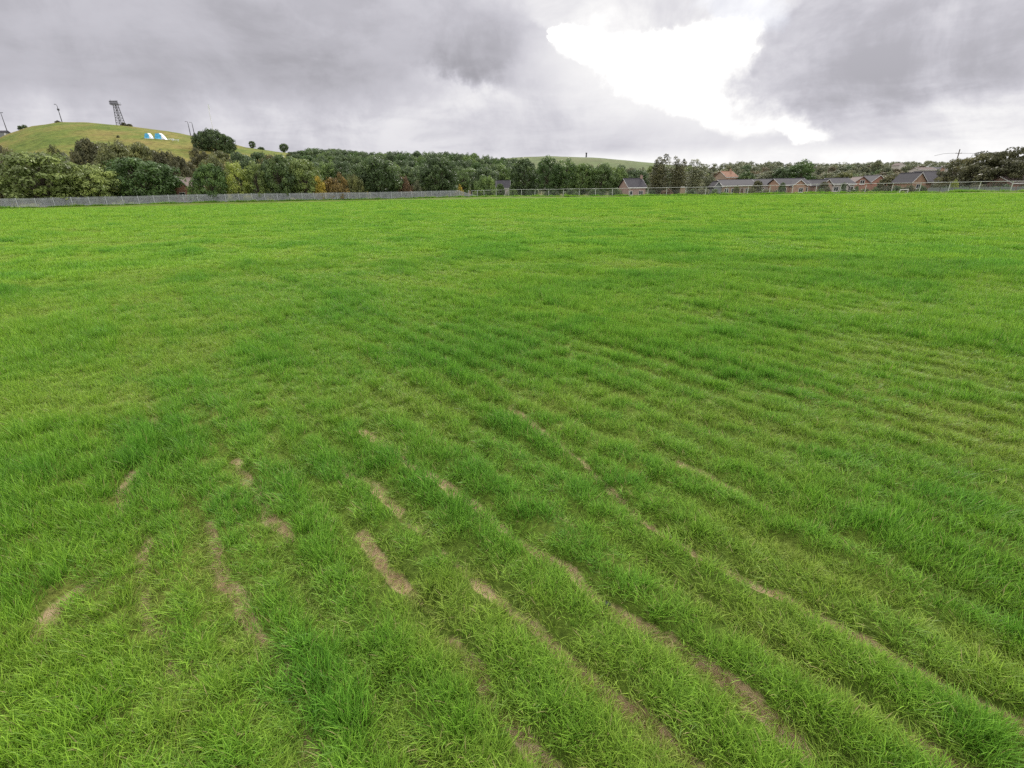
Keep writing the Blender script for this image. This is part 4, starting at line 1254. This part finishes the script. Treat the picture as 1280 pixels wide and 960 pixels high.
house(1013, 1028, 225.5, 231.2, 152, 'low linking bungalow with a white window right of the orange brick gable', 'brick_pink', 'slate', depth=7, wins=((-.2, 1.8, 1.1, .9, 0),), base=-.9)
house(1028, 1041, 224.5, 231.5, 147, 'narrow gabled bungalow half hidden by bushes with white bargeboards', 'brick_pink', 'slate', gable=True, depth=9, wins=((0, 1.3, 1.1, .9, 0),), base=-.9)
house(1041, 1069, 223, 230, 149, 'pale walled bungalow with a dark roof and two white windows', 'render', 'slate', depth=8, wins=((-2.0, 1.4, 1.2, .9, 0), (2.0, 1.8, 1.2, .9, 0)), cross=(.2, 1.6, 2.2, 2.9, .8), base=-.9)
house(1068, 1087, 221.3, 229.5, 156, 'red brick house with a brown roof and a dark edged gable', 'brick_red', 'slate_brown', gable=True, depth=10, rot=-18, wins=((0, 1.2, 1.2, 2.6, 0),), base=-.9, fascia=False)
house(1088, 1109, 219.3, 229, 160, 'taller red brick gable with a white edge left of the dark trees', 'brick_red', 'slate', gable=True, depth=10, rot=-10, wins=((.8, 1.2, 1.2, 2.2, 0),), base=-.9)
e_ = house(1141, 1158, 216, 227, 132, 'gable fronted wing of orange brick at the left end of the big grey roof', 'brick_orange', 'slate', gable=True, depth=7, base=-.5, wins=((0, 1.2, 1.1, 1.0, 0),))
house(1157, 1190, 214.8, 226.6, 134, 'house with a big plain grey roof beside the spreading trees', 'brick_orange', 'slate', depth=9, base=-.5, wins=((-1, 1.4, 1.1, 1.0, 0), (1.6, 1.4, 1.1, 1.0, 0)), chimney=(2.6, 3.0))
house(907, 923, 214.3, 221, 215, 'orange brick house standing above the long bungalow roof', 'brick_orange', 'slate_orange', depth=8, rot=14, wins=((-1.2, 1.1, 1.1, 3.4, 0), (1.2, 1.1, 1.1, 3.4, 0)), base=0, chimney=(1.9, 4))
house(217, 233, 222.3, 232, 127, 'red brick gable with a white window peeping between the trees at the left', 'brick_red', 'slate_brown', gable=True, depth=8, rot=6, wins=((.1, 1.3, 1.2, 2.3, 0), (.2, 1.3, 1.0, .6, 0)), base=-1.1)
house(621, 637, 226, 234.5, 185, 'small grey roofed house between the dark trees behind the wire fence', 'render', 'slate', depth=6, wins=((0, 1.4, 1.1, 1.5, 0),), base=-1)
house(577, 586, 226.5, 231, 182, 'orange walled house just showing past the yellow shrub', 'brick_orange', 'slate', gable=True, depth=7, wins=((.2, 1.0, 1.0, 2.2, 0),), base=-1)
house(1266, 1320, 223.5, 228, 112, 'low red brick building at the right edge behind the fences', 'brick_red', 'slate_brown', depth=6, wins=((-1.5, 1.2, .8, 1.2, 0),), base=-.6)
house(893, 902, 228.5, 233, 146, 'small grey shed with a pointed front left of the long bungalow', 'wood_grey', 'slate', gable=True, depth=4, base=-.9)
house(896, 901, 215.2, 217, 420, 'far pale house on the hillside left of the orange brick house', 'render', 'slate', depth=8, base=float(land_z(at(898, 217, 420)[0], 420)), wins=((0, 1.2, 1.2, 2.8, 0),))
house(1124, 1132, 203.6, 206.5, 470, 'far pale gabled house among the skyline trees left of the big grey roof', 'render', 'slate_brown', gable=True, depth=9, base=float(land_z(at(1128, 206, 470)[0], 470)), wins=((0, 1.4, 1.4, 4, 0),))
house(1150, 1170, 209.5, 212, 300, 'far pale terrace above the left half of the big grey roof', 'render', 'slate_brown', depth=8, base=float(land_z(at(1160, 211, 300)[0], 300)), wins=((-2.5, 1.2, 1.2, 4.0, 0), (0, 1.2, 1.2, 4.0, 0), (2.5, 1.2, 1.2, 4.0, 0)), chimney=(-3, 4))
house(1172, 1186, 209, 211.8, 310, 'far pale terrace above the right half of the big grey roof', 'render', 'slate', depth=8, base=float(land_z(at(1180, 211, 310)[0], 310)), wins=((-1.5, 1.2, 1.2, 4.0, 0), (1.5, 1.2, 1.2, 4.0, 0)), chimney=(2, 4))

# sandy brick garden pier
p = at(853, 238, 136); e = empty('garden_pier', (p[0], 136, -.8)); tag(e, 'sandy brick garden pier behind the wire fence below the tall pointed trees', 'pier')
MB().box((-.55, -.4, 0), (.55, .4, 2.4)).build('shaft', MT['brick_sand'], e)
MB().box((-.65, -.5, 2.4), (.65, .5, 2.52)).box((-.4, -.3, 2.52), (.4, .3, 2.7)).build('cap', MT['concrete'], e)


# ------------------------------------------------------------------ masts, tower, tarpaulins, pole
def crest(px, Y=H_Y):
    x = at(px, 170, Y)[0]; return np.array([x, Y, float(hill_z(x, Y)) - .3])


def pix(n): return n * H_Y / 708


def mast(px, ptop, label, style, Y=H_Y):
    c = crest(px, Y); h = at(px, ptop, Y)[2] - c[2]; e = empty('light_mast', c); tag(e, label, 'mast')
    MB().tube([(0, 0, 0), (0, 0, h)], [.28, .14], 7).build('pole', MT['dark_steel'], e)
    MB().box((-.5, -.5, 0), (.5, .5, .35)).build('base', MT['concrete'], e)
    if style == 'tee':
        MB().box((-1.4, -.1, h - .12), (1.4, .1, h + .08)).build('cross_arm', MT['dark_steel'], e)
        for x in (-1.1, 1.1): MB().prism([(x - .3, -.45, h - .35), (x + .3, -.45, h - .35), (x + .3, .1, h - .14), (x - .3, .1, h - .14)], (0, .05, .18)).build('lamp', MT['dark_steel'], e)
    if style == 'head':
        MB().tube([(0, 0, h - .1), (-.2, 0, h + .5), (-.8, 0, h + .8)], .13, 6).build('arm', MT['dark_steel'], e)
        MB().box((-1.4, -.3, h + .7), (-.7, .3, h + .95)).build('lamp', MT['dark_steel'], e)
        MB().box((-.5, -.25, h - 2.6), (.55, .35, h - 1.6)).build('lamp', MT['dark_steel'], e)
    if style == 'thin':
        MB().tube([(0, 0, h - .1), (0, -.2, h + .4), (-.9, -.2, h + .55)], .10, 6).build('arm', MT['dark_steel'], e)
        MB().box((-1.5, -.35, h + .45), (-.8, -.05, h + .62)).build('lamp', MT['dark_steel'], e)
    return e


mast(11, 140.5, 'thin light mast with a cross arm at the far left edge of the hill', 'tee')
mast(83, 132, 'slim mast with a small lamp head on the top of the hill', 'head')
mast(238.5, 153, 'left one of the two thin lamp poles beside the dark hill clump', 'thin')
mast(243.5, 154, 'right one of the two thin lamp poles beside the dark hill clump', 'thin')


def pylon():
    c = crest(155); h = pix(22.5) + .3; e = empty('floodlight_tower', c); tag(e, 'lattice floodlight tower with a bank of lamps on the hilltop', 'floodlight tower')
    b, t = 1.7, .9; hw = lambda z: b + (t - b) * z / h
    m_ = MB()
    for sx in (-1, 1):
        for sy in (-1, 1):
            MB().tube([(sx * b, sy * b, 0), (sx * t, sy * t, h)], .17, 6).build('leg', MT['dark_steel'], e)
    n = 8
    for i in range(n):
        z0, z1 = h * i / n, h * (i + 1) / n; w0, w1 = hw(z0), hw(z1); f = 1 if i % 2 else -1
        for (ax, ay), (bx, by) in (((-1, -1), (1, -1)), ((1, -1), (1, 1)), ((1, 1), (-1, 1)), ((-1, 1), (-1, -1))):
            if f < 0: ax, ay, bx, by = bx, by, ax, ay
            m_.tube([(ax * w0, ay * w0, z0), (bx * w1, by * w1, z1)], .07, 4)
            m_.tube([(ax * w1, ay * w1, z1), (bx * w1, by * w1, z1)], .06, 4)
    m_.build('bracing', MT['dark_steel'], e)
    MB().box((-2.7, -1.2, h), (2.7, 1.2, h + .25)).build('platform', MT['dark_steel'], e)
    rl = MB()
    for y in (-1.15, 1.15):
        rl.tube([(-2.65, y, h + 1.2), (2.65, y, h + 1.2)], .06, 4)
        for x in (-2.65, -1, 1, 2.65): rl.tube([(x, y, h + .25), (x, y, h + 1.2)], .05, 4)
    rl.build('handrail', MT['dark_steel'], e)
    for x in (-2.1, -1.05, 0, 1.05, 2.1):
        for z in (.35, 1.35):
            MB().prism([(x - .4, -1.6, h + z), (x + .4, -1.6, h + z), (x + .4, -1.3, h + z + .8), (x - .4, -1.3, h + z + .8)], (0, .45, .1)).build('lamp', MT['dark_steel'], e)
    for x, z0, z1 in ((-2.5, .25, 3.2),):
        MB().tube([(x, 0, h + z0), (x, 0, h + z1)], .07, 5).build('aerial', MT['dark_steel'], e)


pylon()

c = crest(268, 330); e = empty('flag_pole', c); tag(e, 'thin pole with a white pennant rising from the dark hill clump', 'pole')
MB().tube([(0, 0, 0), (0, 0, 21)], [.16, .10], 6).build('pole', MT['white'], e)
MB().prism([(.12, -.03, 18.2), (.75, -.03, 18.5), (.7, -.03, 20.6), (.12, -.03, 20.9)], (0, .05, 0)).build('pennant', MT['white_tarp'], e)


def hill_hit(px, py):
    """distance at which the view through a place in the photograph meets the hill"""
    for Y in np.arange(215, 350, .5):
        p = at(px, py, Y)
        if p[2] <= float(hill_z(p[0], Y)): return Y
    return 330.0


def tarps():
    for px0, px1, pt, pb, lab in ((180.5, 190, 166.6, 173.5, 'left blue tarpaulin shelter with a white sloping side on the hill'), (193.5, 206.5, 166.6, 174.3, 'right and wider blue tarpaulin shelter with a white sloping side on the hill')):
        Y = hill_hit((px0 + px1) / 2, pb)
        a = at(px0, pb, Y); b = at(px1, pb, Y); L = b[0] - a[0]; z = float(hill_z((a[0] + b[0]) / 2, Y)); h = (pb - pt) * Y / 708
        e = empty('tarpaulin_shelter', (a[0], Y, z - .1)); tag(e, lab, 'tent', 'tarpaulin shelters on the hill')
        w = L * .68
        MB().prism([(0, 0, .2), (w, 0, .2), (w * .93, .6, h * .72), (w * .62, 1.1, h), (.1, 1.1, h * .95)], (0, 2.4, -.1)).build('cover', MT['blue_tarp'], e)
        MB().prism([(w + .02, -.03, .1), (L, -.03, .0), (w * .96, .57, h * .74), (w * .64, 1.07, h + .05), (w * .6, 1.0, h - .1), (w * .9, .5, h * .66)], (0, 2.3, 0)).build('side_sheet', MT['white_tarp'], e)
        MB().prism([(0, -.05, .05), (w, -.05, .05), (w, -.05, .28), (0, -.05, .5)], (0, -.1, 0)).build('hem', MT['white_tarp'], e)
        for x in (.15, w): MB().tube([(x, .9, 0), (x, .9, h * .8)], .06, 5).build('pole', MT['dark_steel'], e)


tarps()
for px, py, w, lab in ((214, 175.3, 1.6, 'left pale plank on the slope beside the tarpaulins'), (219.5, 176.3, 2.0, 'right pale plank on the slope beside the tarpaulins')):
    Y = hill_hit(px, py + .6); p = at(px, py, Y); z = float(hill_z(p[0], Y))
    o = MB().box((-w, -.2, 0), (w, .2, .35)).box((-w * .8, -.1, -.6), (-w * .7, .1, 0)).box((w * .7, -.1, -.6), (w * .8, .1, 0)).build('plank', MT['white_tarp']); o.location = (p[0], Y, z + .6); tag(o, lab, 'plank')

# hut at the far left foot of the first mast
c = crest(3, 345); e = empty('hut', c); tag(e, 'small grey hut with a pale end at the far left of the hill', 'hut')
MB().box((-3, 0, 0), (3, 3, 2.6)).prism([(-3, 0, 2.6), (3, 0, 2.6), (3, 0, 2.62), (-3, 0, 2.62)], (0, 3, 0)).build('wall', MT['wood_grey'], e)
MB().prism([(-3.2, -.2, 2.63), (-3.2, 3.2, 2.63), (-3.2, 1.5, 3.9)], (6.4, 0, 0)).build('roof', MT['slate'], e)
MB().box((1.6, -.08, .05), (2.7, -.01, 2.2)).build('door', MT['white'], e)

# tower on the distant hill
Y = 1500; p = at(733, 190.8, Y); zb = float(far_hill_z(p[0], Y)) - 1; h = p[2] - zb
e = empty('tower', (p[0], Y, zb)); tag(e, 'slim dark tower standing on the distant green hill', 'tower')
MB().tube([(0, 0, 0), (0, 0, h * .8)], [2.2, 1.8], 10).build('shaft', MT['dark_steel'], e)
MB().tube([(0, 0, h * .8), (0, 0, h * .86), (0, 0, h)], [2.5, 2.6, 2.3], 10).build('head', MT['dark_steel'], e)

# telegraph pole with its cable
Y = 150; p = at(1200, 186.5, Y); e = empty('telegraph_pole', (p[0], Y, -1)); tag(e, 'telegraph pole rising behind the right hand trees', 'pole')
h = p[2] + 1
MB().tube([(0, 0, 0), (0, 0, h)], [.17, .12], 7).build('pole', MT['wood_pole'], e)
MB().box((-.9, -.06, h - 1.1), (.9, .06, h - .98)).build('cross_arm', MT['wood_pole'], e)
MB().tube([(-.8, 0, h - 1.0), (-.8, 0, h - .75)], .05, 5).tube([(.8, 0, h - 1.0), (.8, 0, h - .75)], .05, 5).build('insulator', MT['white'], e)
cb = MB()
a = at(1168, 194.8, 150); t = np.array([p[0], Y, h - 1 - 1.0]); b = at(1245, 193.5, 150)
q = [a, a * .66 + t * .34 + np.array([0, 0, .28]), a * .33 + t * .67 + np.array([0, 0, .2]), t, t * .6 + b * .4 + np.array([0, 0, .1]), b]
cb.tube(q, .035, 4)
o = cb.build('cable', MT['dark_steel']); tag(o, 'thin cable running over the telegraph pole behind the trees', 'cable')

# low white frame in front of the wire fence
Y = 99; a = at(1124.5, 240.5, Y); b = at(1134.5, 240.3, Y); L = b[0] - a[0]; z = gz((a[0], Y))
e = empty('goal_frame', (a[0], Y, z)); tag(e, 'small low white goal frame on the grass by the wire fence', 'goal')
for x in (0, L): MB().tube([(x, 0, -.05), (x, 0, .55), ], .05, 6).build('upright', MT['white'], e)
MB().tube([(-.05, 0, .56), (L + .05, 0, .62)], .055, 6).build('crossbar', MT['white'], e)
for x in (0, L): MB().tube([(x, 0, .5), (x, .6, .02)], .03, 5).build('brace', MT['white'], e)


# small things lying on the grass
def pebble(px, py, r, mat, name, label, cat):
    p = on_ground(px, py); m_ = MB(); g = np.random.default_rng(int(px)); n0 = 0
    pts = []
    for i in range(1, 5):
        for k in range(8):
            t = math.pi * i / 5; f = 2 * math.pi * k / 8; s = r * g.uniform(.8, 1.15)
            m_.v.append((s * math.sin(t) * math.cos(f) * 1.3, s * math.sin(t) * math.sin(f), s * .7 * math.cos(t)))
    m_.v += [(0, 0, r * .7), (0, 0, -r * .7)]
    for i in range(3):
        for k in range(8): m_.f.append((i * 8 + k, (i + 1) * 8 + k, (i + 1) * 8 + (k + 1) % 8, i * 8 + (k + 1) % 8))
    for k in range(8): m_.f.append((32, k, (k + 1) % 8)); m_.f.append((33, 24 + (k + 1) % 8, 24 + k))
    o = m_.build(name, mat); o.location = (p[0], p[1], gz(p) + r * .45); tag(o, label, cat)


pebble(758, 745, .018, MT['stone_dark'], 'pebble', 'dark pebble lying in the worn streak of the lower middle', 'stone')
pebble(143, 263.5, .11, MT['litter'], 'litter', 'white scrap of litter on the grass near the paling fence', 'litter')
